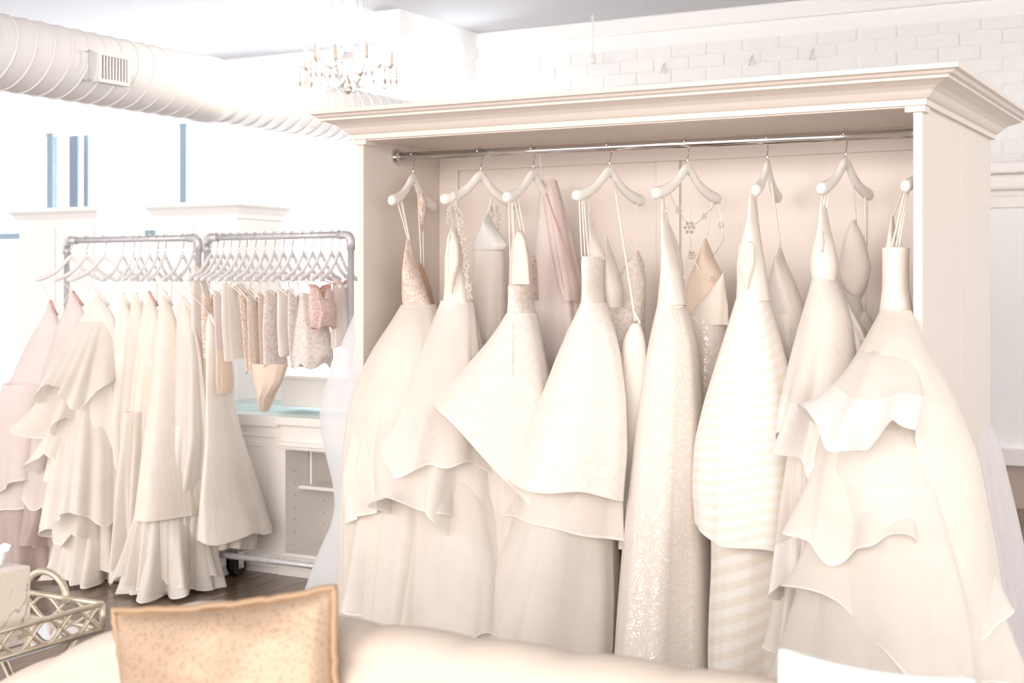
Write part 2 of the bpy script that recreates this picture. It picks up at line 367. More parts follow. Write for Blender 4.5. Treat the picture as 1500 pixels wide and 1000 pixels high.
# pendant rod and little hooks near the brick wall
p_ = pxY(868, 88, YB-.3)
r = thing('pendant_light', 'slim white pendant light hanging on a thin rod before the brick wall', 'light', p_)
MB().tube([(p_[0], p_[1], ZC), (p_[0], p_[1], p_[2]+.05)], .008, 8).obj('stem', M['duct'], r)
MB().lathe([(.001, .06), (.02, .05), (.026, .0), (.02, -.03), (.001, -.03)], p_, 12).obj('lamp_head', M['duct'], r, True)
for (x, yb, lab) in ((972, 108, 'small white hook on the brick wall next to the pendant light'), (1101, 97, 'small white hook in the middle of the brick wall hooks'), (1190, 88, 'small white hook on the brick wall farthest from the pendant light')):
    p_ = pxY(x, yb, YB-.03); r = thing('wall_hook', lab, 'hook', p_, 'hooks on the painted brick wall')
    box('plate', p_[0]-.012, p_[0]+.012, YB-.022, YB-.008, p_[2], p_[2]+.10, M['duct'], r, .003)
    MB().tube([(p_[0], YB-.02, p_[2]+.08), (p_[0], YB-.06, p_[2]+.03), (p_[0], YB-.08, p_[2]), (p_[0], YB-.1, p_[2]+.04)], .007, 8).obj('prong', M['duct'], r, True)

# ------------------------------------------------------------------ the double wardrobe
WL, WD, ZB, ZTOP = 2.24, 1.22, 2.129, 2.24
wr = thing('display_wardrobe', 'large cream open-front double wardrobe with crown moulding holding wedding gowns', 'wardrobe', (WL/2, WD/2, 0))
pt = .03
for (x0, x1) in ((0, pt), (WL-pt, WL)):
    bevel(box('side_panel', x0, x1, 0, .606, 0, ZB+.02, M['paint'], wr), .003)
    bevel(box('side_panel', x0, x1, .614, WD, 0, ZB+.02, M['paint'], wr), .003)
box('back_panel', pt, WL-pt, .59, .63, 0, ZB+.02, M['paint'], wr)
box('top_panel', pt, WL-pt, .0, WD, ZB-.005, ZB+.02, M['paint'], wr)
box('base_panel', pt, WL-pt, .02, WD-.02, 0, .09, M['paint'], wr)
# face rail under the crown and recessed back framing
zr = pxY(900, 230, .58)[2]
for (x0, x1, z0, z1) in ((.12, WL-.03, 2.04, ZB-.005), (pt, .125, .09, ZB-.005), (1.06, 1.16, .09, 2.04), (.125, WL-.03, .09, .2)):
    box('back_frame', x0, x1, .574, .59, z0, z1, M['paint'], wr, .003)
# crown moulding swept around the top
prof = [(0, ZB-.0), (.016, ZB-.0), (.016, ZB+.018), (.026, ZB+.024), (.034, ZB+.032), (.044, ZB+.044), (.062, ZB+.056), (.086, ZB+.066), (.104, ZB+.072), (.104, ZB+.080), (.118, ZB+.084), (.126, ZB+.092), (.14, ZB+.096), (.14, ZTOP), (.12, ZTOP+.001), (-.02, ZTOP+.001)]
mb = MB(); v = []; n = len(prof)
for (cx_, cy_, sx, sy) in ((0, 0, -1, -1), (WL, 0, 1, -1), (WL, WD, 1, 1), (0, WD, -1, 1)):
    for (p, z) in prof: v.append((cx_+sx*p, cy_+sy*p, z))
f = []
for s in range(4):
    e = (s+1) % 4
    for i in range(n-1): f.append((s*n+i, e*n+i, e*n+i+1, s*n+i+1))
f.append((0*n+n-1, 1*n+n-1, 2*n+n-1, 3*n+n-1))
mb.add(v, f); mb.obj('crown_moulding', M['paint'], wr)
# small capital blocks at the head of the end panels
for x0, x1 in ((-.012, .05), (WL-.055, WL+.012)): box('capital_moulding', x0, x1, -.012, .06, ZB-.022, ZB, M['paint'], wr, .003)
# chrome rod with flanges
RY = .235
rz0 = pxY(576, 230, RY)[2]; rz1 = pxY(1330, 195.5, RY)[2]
def rodz(X): return rz0+(rz1-rz0)*(X-.03)/(WL-.06)
rod = MB().tube([(.03, RY, rodz(.03)), (WL-.03, RY, rodz(WL-.03))], .0175, 20).obj('hanging_rod', M['chrome'], wr, True)
for x, s in ((.03, 1), (WL-.03, -1)):
    mb = MB(); mb.tube([(x, RY, rodz(x)), (x+s*.008, RY, rodz(x))], .034, 20); mb.tube([(x+s*.008, RY, rodz(x)), (x+s*.03, RY, rodz(x))], .023, 20)
    mb.obj('rod_flange', M['chrome'], rod)
RY2 = .98
MB().tube([(.03, RY2, 2.07), (WL-.03, RY2, 2.07)], .0175, 16).obj('rear_hanging_rod', M['chrome'], wr, True)

# ------------------------------------------------------------------ hangers
def HZ(a): return 1.06*(1-math.exp(-2.6*a*a/(a+.10)))
def hanger_proto(half, drop, fat, mat, rod_r):
    hk = rod_r+.006
    # body in the local YZ plane, hook circle centred on the rod (0,0,0)
    n = 29; ring = []; v = []; f = []; K = 10
    for i in range(n):
        s = math.sin(math.pi/2*(-1+2*i/(n-1))); a = abs(s)
        z = -.088-drop*HZ(a)
        hh = fat*(.80+.35*math.exp(-(a/.10)**2)+.35*a); tw = fat*(.50+.42*a)
        if a > .88: k = math.sqrt(max(0.004, 1-((a-.88)/.12)**2)); hh *= k; tw *= k
        sl = -drop*(HZ(a+.01)-HZ(max(0, a-.01)))/.02/half*(1 if s > 0 else -1)
        ny, nz = -sl/math.hypot(1, sl), 1/math.hypot(1, sl)
        for k in range(K):
            q = 2*math.pi*k/K
            v.append((tw*math.cos(q), s*half+hh*math.sin(q)*ny, z+hh*math.sin(q)*nz))
    for i in range(n-1):
        for k in range(K): f.append((i*K+k, i*K+(k+1) % K, (i+1)*K+(k+1) % K, (i+1)*K+k))
    f.append(tuple(range(K))); f.append(tuple(range((n-1)*K, n*K)))
    body = mesh_from('hanger_body', v, f, mat, True)
    pts = [(0, 0, -.082), (0, 0, -.055), (0, .006, -.045)]
    for k in range(11):
        q = math.radians(-62+k*24.0); pts.append((0, hk*math.cos(q)*1.0, hk*math.sin(q)))
    hook = mesh_from('hanger_hook', *(lambda b: (b.v, b.f))(MB().tube(pts, .0024, 6)), M['chrome'], True)
    return body, hook
HB1 = hanger_proto(.235, .115, .0205, M['hang'], .0175)
HB2 = hanger_proto(.215, .135, .0125, M['hangw'], .017)
def hanger(P, rz, label, group, proto):
    o = thing('clothes_hanger', label, 'hanger', P, group); o.rotation_euler = (0, 0, rz)
    link('hanger_body', proto[0], o); link('hanger_hook', proto[1], o)
    def at(s, dz=0, half=.235 if proto is HB1 else .215, drop=.115 if proto is HB1 else .135):
        a = abs(s)
        z = -.088-drop*HZ(a)+dz
        return (P[0]-math.sin(rz)*s*half, P[1]+math.cos(rz)*s*half, P[2]+z)
    return at

# ------------------------------------------------------------------ cloth
def rings_px(rows, Y0, Y1, b0, b1, pw=1.0, lim=.92):
    out = []; n = len(rows)
    ya, yb = rows[0][0], rows[-1][0]
    for (y, xl, xr) in rows:
        t = (y-ya)/max(1, yb-ya); t = t**pw
        Yc = Y0+(Y1-Y0)*t; by = b0+(b1-b0)*t
        P = pxY((xl+xr)/2, y, Yc); w_ = (xr-xl)/2*depth(P)/F
        if by*ST > w_*lim: by = w_*lim/ST
        ax = math.sqrt(w_*w_-(by*ST)**2)/CT
        out.append((P[0], P[1], max(P[2], .02), ax, by))
    return np.array(out)
def loft(rings, nz, nt, seed, n=7, a0=.02, a1=.2, p=1.0, R=0, m=9, Rp=5, hem=0, hm=3, tilt=0, tang=0, tp=2.0, sway=.0, zfloor=.012, fine=.35, lens=1.0):
    rg = np.random.RandomState(seed); ph = rg.uniform(0, 2*np.pi, 14)
    src = np.linspace(0, 1, len(rings)); zs = rings[:, 2]; cum = (zs[0]-zs)/max(1e-6, zs[0]-zs[-1])
    tt = np.linspace(0, 1, nz*4); I = np.stack([np.interp(tt, cum, rings[:, c]) for c in range(5)], 1)
    k = max(3, int(nz*.35)) | 1; pad = k//2
    for c in (0, 1, 3, 4):
        e = np.concatenate([2*I[0, c]-I[pad:0:-1, c], I[:, c], 2*I[-1, c]-I[-2:-pad-2:-1, c]])
        I[:, c] = np.convolve(e, np.ones(k)/k, 'valid')
    ti = np.linspace(0, 1, nz)
    if nz > 20: ti[-2] = 1-.007/max(.05, abs(zs[0]-zs[-1]))
    I = np.stack([np.interp(ti, tt, I[:, c]) for c in range(5)], 1)
    I[:, 3:] = np.maximum(I[:, 3:], .004)
    th = np.linspace(0, 2*np.pi, nt, endpoint=False)[None, :]; t = ti[:, None]
    w1 = th+.45*np.sin(2*th+ph[0])/max(2, n*.4)*2+.12*t*np.sin(3*th+ph[1])
    s1 = np.sin(n*w1+ph[2]+.7*np.sin(th+ph[3])); s2 = np.sin((2*n+1)*w1+ph[4]+.9*np.sin(2*th+ph[5])); s3 = np.sin(max(2, n//2)*th+ph[6]+.4*t)
    s4 = np.sin((4*n+3)*th+ph[9]+1.3*np.sin(3*th+ph[10]))
    sh = lambda s: np.sign(s)*np.abs(s)**.75
    mod = .5+.5*np.sin(2*th+ph[7]+1.5*np.sin(th+ph[8])); mod2 = .5+.5*np.sin(3*th+ph[11])
    Fo = (.30+.30*mod2)*sh(s1)+fine*.95*s2*mod+.26*s3+fine*.22*s4*mod2*mod
    A = a0+(a1-a0)*t**p
    r = 1+A*(Fo-.35)
    if R:
        r = r+R*t**Rp*((.65+.5*np.sin(2*th+ph[11]))*np.sin(m*th+ph[7]+1.2*np.sin(2*th+ph[8]))+.3*np.sin((2*m+1)*th+ph[11]+np.sin(th)))
    z = I[:, 2][:, None]+hem*t**3*(.7*np.sin(hm*th+ph[12]+np.sin(th+ph[13]))+.14*np.sin((2*hm+1)*th+ph[13]))+tilt*t**tp*np.cos(th-tang)
    z = np.maximum(z, zfloor+.004*np.sin(5*th))
    x = I[:, 0][:, None]+I[:, 3][:, None]*r*np.cos(th)+sway*t*np.sin(2*t*3+ph[1])
    y = I[:, 1][:, None]+I[:, 4][:, None]*r*np.sign(np.sin(th))*np.abs(np.sin(th))**(1+(lens-1)*np.minimum(1, t*2))
    V = np.stack([x, y, np.broadcast_to(z, x.shape)], -1).reshape(-1, 3)
    i = np.arange(nz-1)[:, None]*nt; j = np.arange(nt)[None, :]; j2 = (j+1) % nt
    Fc = np.stack([i+j, i+nt+j, i+nt+j2, i+j2], -1).reshape(-1, 4)
    uv = np.stack([np.broadcast_to(th/(2*np.pi), x.shape), np.broadcast_to(t, x.shape)], -1).reshape(-1, 2)
    return V, Fc, uv
def skirt(name, parent, rows, mat, Y0=.24, Y1=0., b0=.08, b1=.33, pw=1.0, nz=44, nt=200, seed=1, trim=None, trimrows=1, **kw):
    rg = rings_px(rows, Y0, Y1, b0, b1, pw)
    V, Fc, uv = loft(rg, nz, nt, seed, **kw)
    fm = None; mats = [mat]
    if trim is not None:
        mats = [mat, trim]; fm = np.zeros(len(Fc), dtype=np.int32); fm[-nt*trimrows:] = 1
    return obj(name, V, Fc, mats, parent, True, uv, fm)
def panel(name, parent, rows, mat, Y=.10, b=.06, seed=3, n=3, a1=.09, nz=26, nt=72, **kw):
    return skirt(name, parent, rows, mat, Y0=Y, Y1=Y, b0=b, b1=b, seed=seed, n=n, a0=.0, a1=a1, nz=nz, nt=nt, fine=.2, **kw)
def strap(parent, a, b, r=.003, mat=None, sag=0, name='strap'):
    pts = []
    for k in range(9):
        t = k/8; pts.append((a[0]+(b[0]-a[0])*t, a[1]+(b[1]-a[1])*t, a[2]+(b[2]-a[2])*t-sag*4*t*(1-t)))
    return MB().tube(pts, r, 6).obj(name, mat or M['strap'], parent, True)
def beads(parent, pts, r, step, name='beaded_strap', mat=None):
    mb = MB(); P = [Vector(p) for p in pts]; rn = random.Random(2)
    for a, b in zip(P, P[1:]):
        n = max(1, int((b-a).length/step))
        for k in range(n):
            c = a+(b-a)*(k+.5)/n; q = r*rn.uniform(.7, 1.2)
            mb.gem((c.x+rn.uniform(-r, r)*.7, c.y+rn.uniform(-r, r)*.7, c.z), q)
    return mb.obj(name, mat or M['jewel'], parent)

GH = 'white hangers on the chrome rod'
GG = 'wedding gowns in the wardrobe'
def rodhang(x, label, rz=math.radians(9)):
    # rod is nearly level: find X on the rod for this pixel column
    r = ray(x, 210); t = (RY-CAM[1])/r[1]; X = CAM[0]+t*r[0]
    return hanger((X, RY, rodz(X)), -rz, label, GH, HB1), X
def groot(label, X, Y=.1, z=.02, group=GG, name='wedding_gown', cat='gown'):
    return thing(name, label, cat, (X, Y, z), group)

NY, FY = .08, .37          # near and far ends of the hangers
def hung(g, at, ends, r=.003, mat=None):
    for s_, (x, y, Y) in ends: strap(g, at(s_, .014), pxY(x, y, Y), r, mat)
# ---- gown: lace bodice, big tulle skirt spilling out at the end of the wardrobe
h1, X = rodhang(605, 'white hanger carrying the lace-bodice tulle gown, next to the rod flange', math.radians(-10))
g = groot('ivory tulle ball gown with beige lace bodice, next to the left end panel', X)
bo = panel('bodice', g, [(350, 596, 600), (375, 592, 606), (400, 589, 615), (430, 588, 626), (458, 590, 636)], M['laceb'], NY+.04, seed=1)
panel('lining', bo, [(384, 612, 617), (400, 612, 624), (425, 615, 632), (458, 620, 640)], M['nude'], FY-.12, seed=2)
panel('lace_strap', bo, [(283, 615, 622), (296, 612, 625), (330, 614, 622), (345, 615, 618)], M['laceb'], FY-.08, .02, seed=3, a1=.2)
hung(g, h1, [(-.75, (598, 352, NY+.04)), (-.55, (600, 352, NY+.04)), (-.6, (603, 372, NY+.05)), (.2, (617, 386, FY-.12)), (.4, (621, 392, FY-.1))])
skirt('underskirt', g, [(450, 590, 636), (480, 578, 644), (520, 560, 652), (580, 538, 664), (680, 520, 690), (800, 514, 700), (945, 512, 700)], M['cream'], Y0=.15, Y1=-.22, b1=.26, seed=11, n=6, a1=.16)
skirt('skirt', g, [(446, 588, 638), (470, 574, 645), (510, 546, 655), (560, 520, 668), (640, 503, 690), (760, 497, 700), (925, 497, 700)], M['ctulle'], Y0=.1, Y1=-.26, pw=.6, b1=.27, seed=12, n=6, a1=.2, p=.9, hem=.03)
skirt('ruffle_tier', g, [(520, 560, 650), (600, 525, 680), (680, 508, 700), (735, 516, 705)], M['organza'], Y0=.02, Y1=-.24, b0=.14, b1=.26, seed=13, n=4, a1=.3, R=.24, m=4, Rp=3, hem=.09, tilt=-.05, tang=3.6, trim=M['trim'], nz=34)
skirt('ruffle_tier', g, [(640, 545, 680), (760, 510, 700), (880, 495, 705)], M['tulle'], Y0=-.1, Y1=-.26, b0=.2, b1=.28, seed=14, n=4, a1=.3, R=.2, m=4, Rp=3, hem=.10, trim=M['trim'], nz=34)
# ---- gown: beaded strap, organza cascades
h2, X = rodhang(704, 'white hanger carrying the organza gown with the crystal strap', math.radians(11))
g = groot('ivory organza gown with plunging neckline and crystal beaded strap', X)
bo = panel('bodice', g, [(333, 661, 668), (350, 655, 676), (380, 651, 684), (420, 650, 690), (446, 647, 693)], M['ivory2'], NY+.03, seed=21)
panel('lining', bo, [(340, 662, 667), (360, 657, 672), (385, 656, 673), (405, 657, 668), (430, 660, 663)], M['nude3'], NY-.05, .02, seed=22)
hung(g, h2, [(-.8, (664, 336, NY+.03)), (-.6, (672, 345, NY+.03))])
pA = h2(-.72, .03); pB = pxY(676, 345, NY-.02); pC = pxY(682, 400, NY-.02); pD = pxY(688, 438, NY-.02)
beads(g, [h2(-.85, -.1), pA, pB, pC, pD], .008, .006)
beads(g, [(q[0]+.012, q[1], q[2]) for q in (pA, pB, pC, pD)], .007, .007)
beads(g, [pxY(660, 345, NY-.03), pxY(658, 375, NY-.03)], .005, .007, 'beaded_edge')
skirt('skirt', g, [(440, 646, 694), (480, 632, 702), (560, 602, 722), (660, 580, 745), (800, 560, 775), (950, 548, 790)], M['ivory2'], Y0=.12, Y1=-.16, b1=.3, seed=21, n=5, a1=.16)
skirt('overskirt', g, [(442, 645, 696), (480, 628, 702), (540, 606, 712), (620, 588, 728), (672, 576, 735)], M['organza'], Y0=.12, Y1=-.16, b0=.07, b1=.3, seed=25, n=4, a1=.2, R=.22, m=3, Rp=3, hem=.09, tilt=-.09, tang=.4, trim=M['trim'])
skirt('ruffle_tier', g, [(580, 612, 720), (660, 578, 745), (742, 546, 755)], M['organza'], Y0=0, Y1=-.2, b0=.2, b1=.3, seed=23, n=4, a1=.3, R=.24, m=4, Rp=3, hem=.10, tilt=-.09, tang=.2, trim=M['trim'], nz=36)
skirt('ruffle_tier', g, [(690, 590, 745), (800, 560, 780), (935, 530, 795)], M['tulle'], Y0=-.08, Y1=-.24, b0=.24, b1=.32, seed=24, n=5, a1=.26, R=.18, m=4, Rp=3, hem=.10, trim=M['trim'], nz=36)
# ---- gown: plain crepe with folded triangular top, on the far arm of the same hanger
g = groot('plain ivory crepe gown with folded triangular top beside the crystal strap gown', pxY(715, 400, FY)[0], .3)
panel('folded_top', g, [(313, 712, 717), (325, 706, 723), (345, 696, 736), (360, 689, 746), (366, 692, 742)], M['white'], FY-.02, .05, seed=26, a1=.04)
skirt('skirt', g, [(358, 694, 738), (400, 691, 742), (480, 686, 746), (620, 676, 762), (850, 662, 785)], M['ivory2'], Y0=FY, Y1=.26, b0=.05, b1=.22, seed=27, n=4, a0=.03, a1=.16)
strap(g, h2(.35, .0), pxY(714, 314, FY-.02), .005)
beads(g, [pxY(727, 303, FY), pxY(731, 320, FY), pxY(728, 338, FY)], .008, .006); beads(g, [pxY(719, 303, FY), pxY(723, 318, FY)], .007, .006)
# ---- gown: lace diamond overskirt, blush corset front
h3, X = rodhang(781, 'white hanger carrying the lace gown with the blush neckline', math.radians(0))
g = groot('ivory lace gown with blush corset front and pointed lace overskirt', X)
bo = panel('bodice', g, [(337, 758, 767), (350, 750, 770), (380, 746, 778), (422, 745, 782)], M['blushs'], NY+.02, seed=31, a1=.03)
panel('cup', bo, [(340, 757, 766), (352, 752, 770), (380, 751, 774), (416, 750, 776)], M['nude3'], NY-.05, .02, seed=32)
panel('back_lace', bo, [(374, 780, 785), (400, 777, 788), (440, 774, 790)], M['laceb'], FY-.14, .04, seed=33)
panel('waistband', g, [(418, 744, 783), (440, 744, 782), (464, 742, 787)], M['lace'], NY+.02, .085, seed=30, a1=.01)
hung(g, h3, [(-.85, (748, 420, NY-.02)), (-.75, (757, 418, NY-.05)), (-.7, (763, 338, NY)), (-.6, (769, 345, NY)), (-.8, (752, 352, NY))], .0024)
strap(g, pxY(752, 374, NY-.05), pxY(770, 374, NY-.05), .002, sag=.03, name='lace_edge')
skirt('underskirt', g, [(470, 742, 788), (560, 715, 812), (700, 668, 850), (820, 655, 870), (950, 645, 890)], M['tulle'], Y0=.12, Y1=-.08, b1=.33, seed=31, n=7, a1=.22)
skirt('lining', g, [(470, 744, 786), (560, 725, 808), (700, 690, 840), (950, 668, 870)], M['cream'], Y0=.12, Y1=-.02, b1=.3, seed=32, n=6, a1=.16)
skirt('lace_overskirt', g, [(458, 742, 788), (520, 712, 806), (600, 672, 826), (690, 626, 850)], M['lacew'], Y0=.1, Y1=-.13, b1=.2, seed=33, lens=1.7, n=3, a1=.12, tilt=-.27, tang=.35, tp=1.3, hem=.015, trim=M['trim'])
strap(g, pxY(751, 470, -.02), pxY(751, 770, -.30), .0015, M['laceb'], name='lace_seam')
# ---- blush gown behind
X5 = pxY(803, 263, .42)[0]
g = groot('blush pink chiffon gown hanging behind the lace gowns', X5, .4)
skirt('skirt', g, [(263, 791, 816), (300, 789, 826), (350, 785, 838), (420, 781, 852), (540, 776, 864), (760, 770, 876)], M['blushs'], Y0=.40, Y1=.34, b0=.05, b1=.14, seed=41, n=3, a0=.12, a1=.3, p=.6, fine=.25)
skirt('drape', g, [(264, 793, 815), (300, 797, 824), (360, 806, 836), (420, 818, 850), (440, 826, 852)], M['blush'], Y0=.36, Y1=.32, b0=.03, b1=.06, seed=42, n=3, a0=.1, a1=.2)
strap(g, pxY(793, 264, .33), pxY(838, 392, .28), .003, M['rose'], name='rose_edge'); strap(g, pxY(795, 264, .36), pxY(790, 226, RY+.03), .002, M['strap'])
# ---- gown: lace trumpet with stepped tiers
h4, X = rodhang(893, 'white hanger carrying the tiered lace trumpet gown', math.radians(10))
g = groot('ivory lace trumpet gown with stepped organza tiers', X)
bo = panel('bodice', g, [(376, 851, 885), (384, 850, 886), (420, 851, 885), (446, 850, 888)], M['lacew'], NY, .08, seed=51, a1=.02)
panel('sheer_yoke', bo, [(312, 861, 866), (340, 862, 873), (380, 860, 887)], M['tulle'], NY+.05, .03, seed=52)
panel('cup', bo, [(345, 886, 889), (365, 885, 896), (395, 884, 908), (425, 884, 914), (450, 886, 914)], M['ctulle'], .2, .05, seed=53)
panel('back_bodice', bo, [(368, 931, 936), (385, 917, 944), (410, 902, 946), (435, 898, 945), (455, 894, 944)], M['lace'], FY-.02, .05, seed=54)
hung(g, h4, [(-.85, (852, 376, NY-.03)), (-.78, (857, 376, NY-.03)), (-.74, (862, 376, NY-.03)), (-.6, (864, 314, NY+.05)), (.8, (934, 369, FY))], .0025)
skirt('back_skirt', g, [(440, 892, 945), (500, 890, 944), (620, 886, 938), (800, 880, 930)], M['lace'], Y0=FY-.04, Y1=.25, b0=.06, b1=.14, seed=55, n=4, a1=.14)
skirt('underskirt', g, [(700, 772, 905), (780, 748, 905), (860, 720, 905), (965, 715, 900)], M['ivory2'], Y0=.0, Y1=-.08, b0=.2, b1=.26, seed=51, n=6, a1=.12, nz=30)
skirt('ruffle_tier', g, [(700, 766, 908), (780, 742, 908), (850, 706, 908), (915, 676, 905), (962, 690, 898)], M['tulle'], Y0=-.03, Y1=-.15, b0=.22, b1=.3, seed=461, lens=1.5, n=4, a1=.2, hem=.02, tilt=-.07, tang=.3, trim=M['trim'])
skirt('ruffle_tier', g, [(640, 778, 918), (700, 758, 915), (768, 730, 916)], M['organza'], Y0=.0, Y1=-.13, b0=.14, b1=.19, lens=1.8, seed=499, n=3, a1=.12, hem=.015, tilt=-.03, tang=.4, trim=M['trim'], nz=30)
skirt('lace_skirt', g, [(443, 850, 890), (480, 832, 902), (520, 814, 912), (580, 790, 920), (650, 762, 922), (712, 730, 916)], M['lacew'], Y0=.08, Y1=-.15, b1=.2, lens=1.8, seed=511, n=3, a1=.09, hem=.015, tilt=-.03, tang=.4, trim=M['trim'])
# ---- slip hung on a ribbon
g = groot('small ivory slip hung on a long ribbon between the lace and glitter gowns', pxY(930, 470, .1)[0], .08, name='bridal_slip', cat='slip')
skirt('skirt', g, [(474, 925, 938), (488, 916, 944), (520, 910, 948), (580, 905, 952), (680, 904, 952), (800, 905, 955)], M['ivory2'], Y0=.10, Y1=.02, b0=.02, b1=.08, seed=61, n=3, a1=.2, nz=26, nt=100)
strap(g, h4(.12, -.02), pxY(931, 470, .1), .005); strap(g, pxY(927, 452, .1), pxY(938, 474, .1), .0045)
# ---- gown: glitter
h5, X = rodhang(1007, 'white hanger carrying the glitter gown and its crystal chain', math.radians(10))
g = groot('champagne glitter gown with deep nude V back', X)
bo = panel('bodice', g, [(290, 968, 974), (330, 967, 982), (360, 966, 992), (400, 966, 1000), (446, 962, 1006)], M['ivory2'], NY, .06, seed=71, a1=.03)
panel('cup', bo, [(330, 978, 982), (350, 976, 992), (380, 978, 1000), (420, 984, 1004)], M['tulle'], NY+.08, .03, seed=72)
panel('back_bodice', bo, [(350, 1031, 1036), (375, 1021, 1048), (405, 1010, 1060), (440, 1003, 1063), (475, 1000, 1064)], M['nude2'], FY-.02, .06, seed=73, a1=.06)
panel('back_drape', bo, [(400, 1058, 1063), (425, 1040, 1064), (450, 1018, 1066), (475, 1002, 1066)], M['cream'], FY-.08, .03, seed=74)
hung(g, h5, [(-.75, (971, 292, NY)), (-.62, (978, 380, NY)), (.8, (1034, 352, FY))], .0035)
strap(g, pxY(1001, 408, .12), pxY(1010, 368, .22), .003); strap(g, pxY(1010, 368, .22), h5(.1, 0), .002)
skirt('back_skirt', g, [(462, 1002, 1064), (540, 1008, 1066), (680, 1012, 1070), (900, 1010, 1075)], M['glitter'], Y0=FY-.04, Y1=.26, b0=.07, b1=.14, seed=75, n=4, a1=.14)
skirt('skirt', g, [(443, 962, 1006), (500, 950, 1022), (600, 934, 1032), (700, 922, 1040), (800, 910, 1048), (900, 901, 1056), (990, 894, 1064)], M['glitter'], Y0=.1, Y1=-.06, b1=.3, seed=419, n=4, a1=.11)
panel('waist_drape', g, [(428, 965, 1003), (440, 963, 1005), (450, 962, 1007)], M['cream'], NY+.01, .07, seed=76, a1=.02)
# crystal back chain on that hanger
ck = thing('crystal_chain', 'crystal flower back chain draped over the glitter gown hanger', 'jewelry', h5(-.7, .02))
A_ = h5(-.66, .028); B_ = pxY(1010, 333, .22); C_ = pxY(1051, 294, FY+.06); D_ = pxY(1014, 374, .24); E_ = pxY(1060, 350, FY+.06); Fq = pxY(1044, 408, .26)
for a, b, sg in ((A_, B_, .01), (B_, C_, .012), (B_, D_, .0), (C_, E_, -.01), (E_, pxY(1040, 378, .34), .01), (D_, Fq, .03)): strap(ck, a, b, .0016, M['jewel'], sg, 'chain')
for P_, rr in ((B_, .018), (D_, .012), (pxY(994, 308, .15), .010), (pxY(1032, 317, .3), .009), (pxY(1056, 330, FY+.06), .010), (Fq, .008), (pxY(975, 309, .02), .010)):
    mb = MB(); mb.gem(P_, rr*.5)
    for k in range(6):
        q = k*math.pi/3; mb.gem((P_[0]+rr*math.cos(q)*.8, P_[1]+rr*.4*math.cos(q), P_[2]+rr*math.sin(q)), rr*.5)
    mb.obj('crystal_flower', M['jewel'], ck)
# ---- gown: striped
h6, X = rodhang(1124, 'white hanger carrying the striped organza gown', math.radians(-8))
g = groot('ivory striped organza gown with keyhole bodice', X)
bo = panel('bodice', g, [(288, 1095, 1110), (320, 1092, 1114), (350, 1084, 1117), (385, 1078, 1121), (410, 1079, 1124), (440, 1078, 1128)], M['ivory2'], NY, .06, seed=81, a1=.03)
panel('keyhole', bo, [(353, 1090, 1100), (357, 1083, 1105), (385, 1080, 1105), (405, 1086, 1101), (425, 1093, 1096)], M['nude3'], NY-.07, .02, seed=82, a1=.01)
panel('back_bodice', bo, [(365, 1139, 1147), (380, 1130, 1154), (410, 1125, 1165), (450, 1122, 1178), (480, 1122, 1184)], M['ivory'], FY-.04, .06, seed=83, a1=.04)
hung(g, h6, [(-.8, (1098, 290, NY)), (-.65, (1106, 290, NY)), (.25, (1143, 366, FY-.04))], .005)
skirt('back_skirt', g, [(460, 1122, 1180), (540, 1124, 1192), (680, 1126, 1205), (900, 1120, 1210)], M['ivory'], Y0=FY-.06, Y1=.26, b0=.07, b1=.14, seed=84, n=4, a1=.14)
skirt('underskirt', g, [(600, 1050, 1160), (760, 1038, 1172), (880, 1040, 1172), (990, 1046, 1170)], M['stripe2'], Y0=.05, Y1=-.10, b0=.16, b1=.18, seed=511, n=3, a1=.2, nz=34, sway=.02)
skirt('skirt', g, [(434, 1078, 1128), (480, 1066, 1142), (540, 1050, 1158), (600, 1034, 1170), (660, 1022, 1178), (730, 1018, 1186), (790, 1020, 1190)], M['stripe'], Y0=.1, Y1=-.12, b1=.22, seed=492, lens=1.4, n=3, a1=.18, p=.8, hem=.02, tilt=-.03, tang=.2, tp=1.0)
# ---- gown: satin-banded ruffles
h7, X = rodhang(1239, 'white hanger carrying the ruffled gown with wide satin hems', math.radians(7))
g = groot('ivory gown with sheer back panel and wide satin-banded ruffles', X)
bo = panel('bodice', g, [(300, 1199, 1212), (330, 1194, 1220), (365, 1187, 1226), (390, 1186, 1230), (410, 1188, 1228)], M['ivory2'], NY, .06, seed=91, a1=.04)
panel('keyhole', bo, [(338, 1203, 1206), (355, 1201, 1208), (370, 1203, 1206)], M['blushs'], NY-.06, .01, seed=92)
panel('sheer_back', bo, [(322, 1246, 1254), (345, 1236, 1266), (390, 1228, 1275), (420, 1232, 1270), (445, 1240, 1262)], M['tulle'], FY-.02, .05, seed=93)
panel('back_bodice', bo, [(405, 1226, 1230), (425, 1226, 1248), (435, 1228, 1262), (475, 1228, 1272)], M['ivory2'], FY-.06, .06, seed=94)
hung(g, h7, [(-.8, (1202, 302, NY)), (-.72, (1206, 302, NY)), (-.6, (1211, 305, NY)), (.2, (1254, 328, FY)), (.75, (1268, 360, FY))], .004)
strap(g, h7(.85, 0), pxY(1268, 455, FY), .003)
skirt('underskirt', g, [(406, 1188, 1230), (500, 1165, 1275), (640, 1145, 1295), (820, 1130, 1310), (995, 1118, 1320)], M['ivory2'], Y0=.12, Y1=-.12, b1=.28, seed=91, n=6, a1=.2)
skirt('back_skirt', g, [(456, 1264, 1272), (475, 1246, 1282), (540, 1236, 1296), (700, 1230, 1310)], M['ivory2'], Y0=FY-.06, Y1=.24, b0=.04, b1=.16, seed=96, n=4, a1=.14)
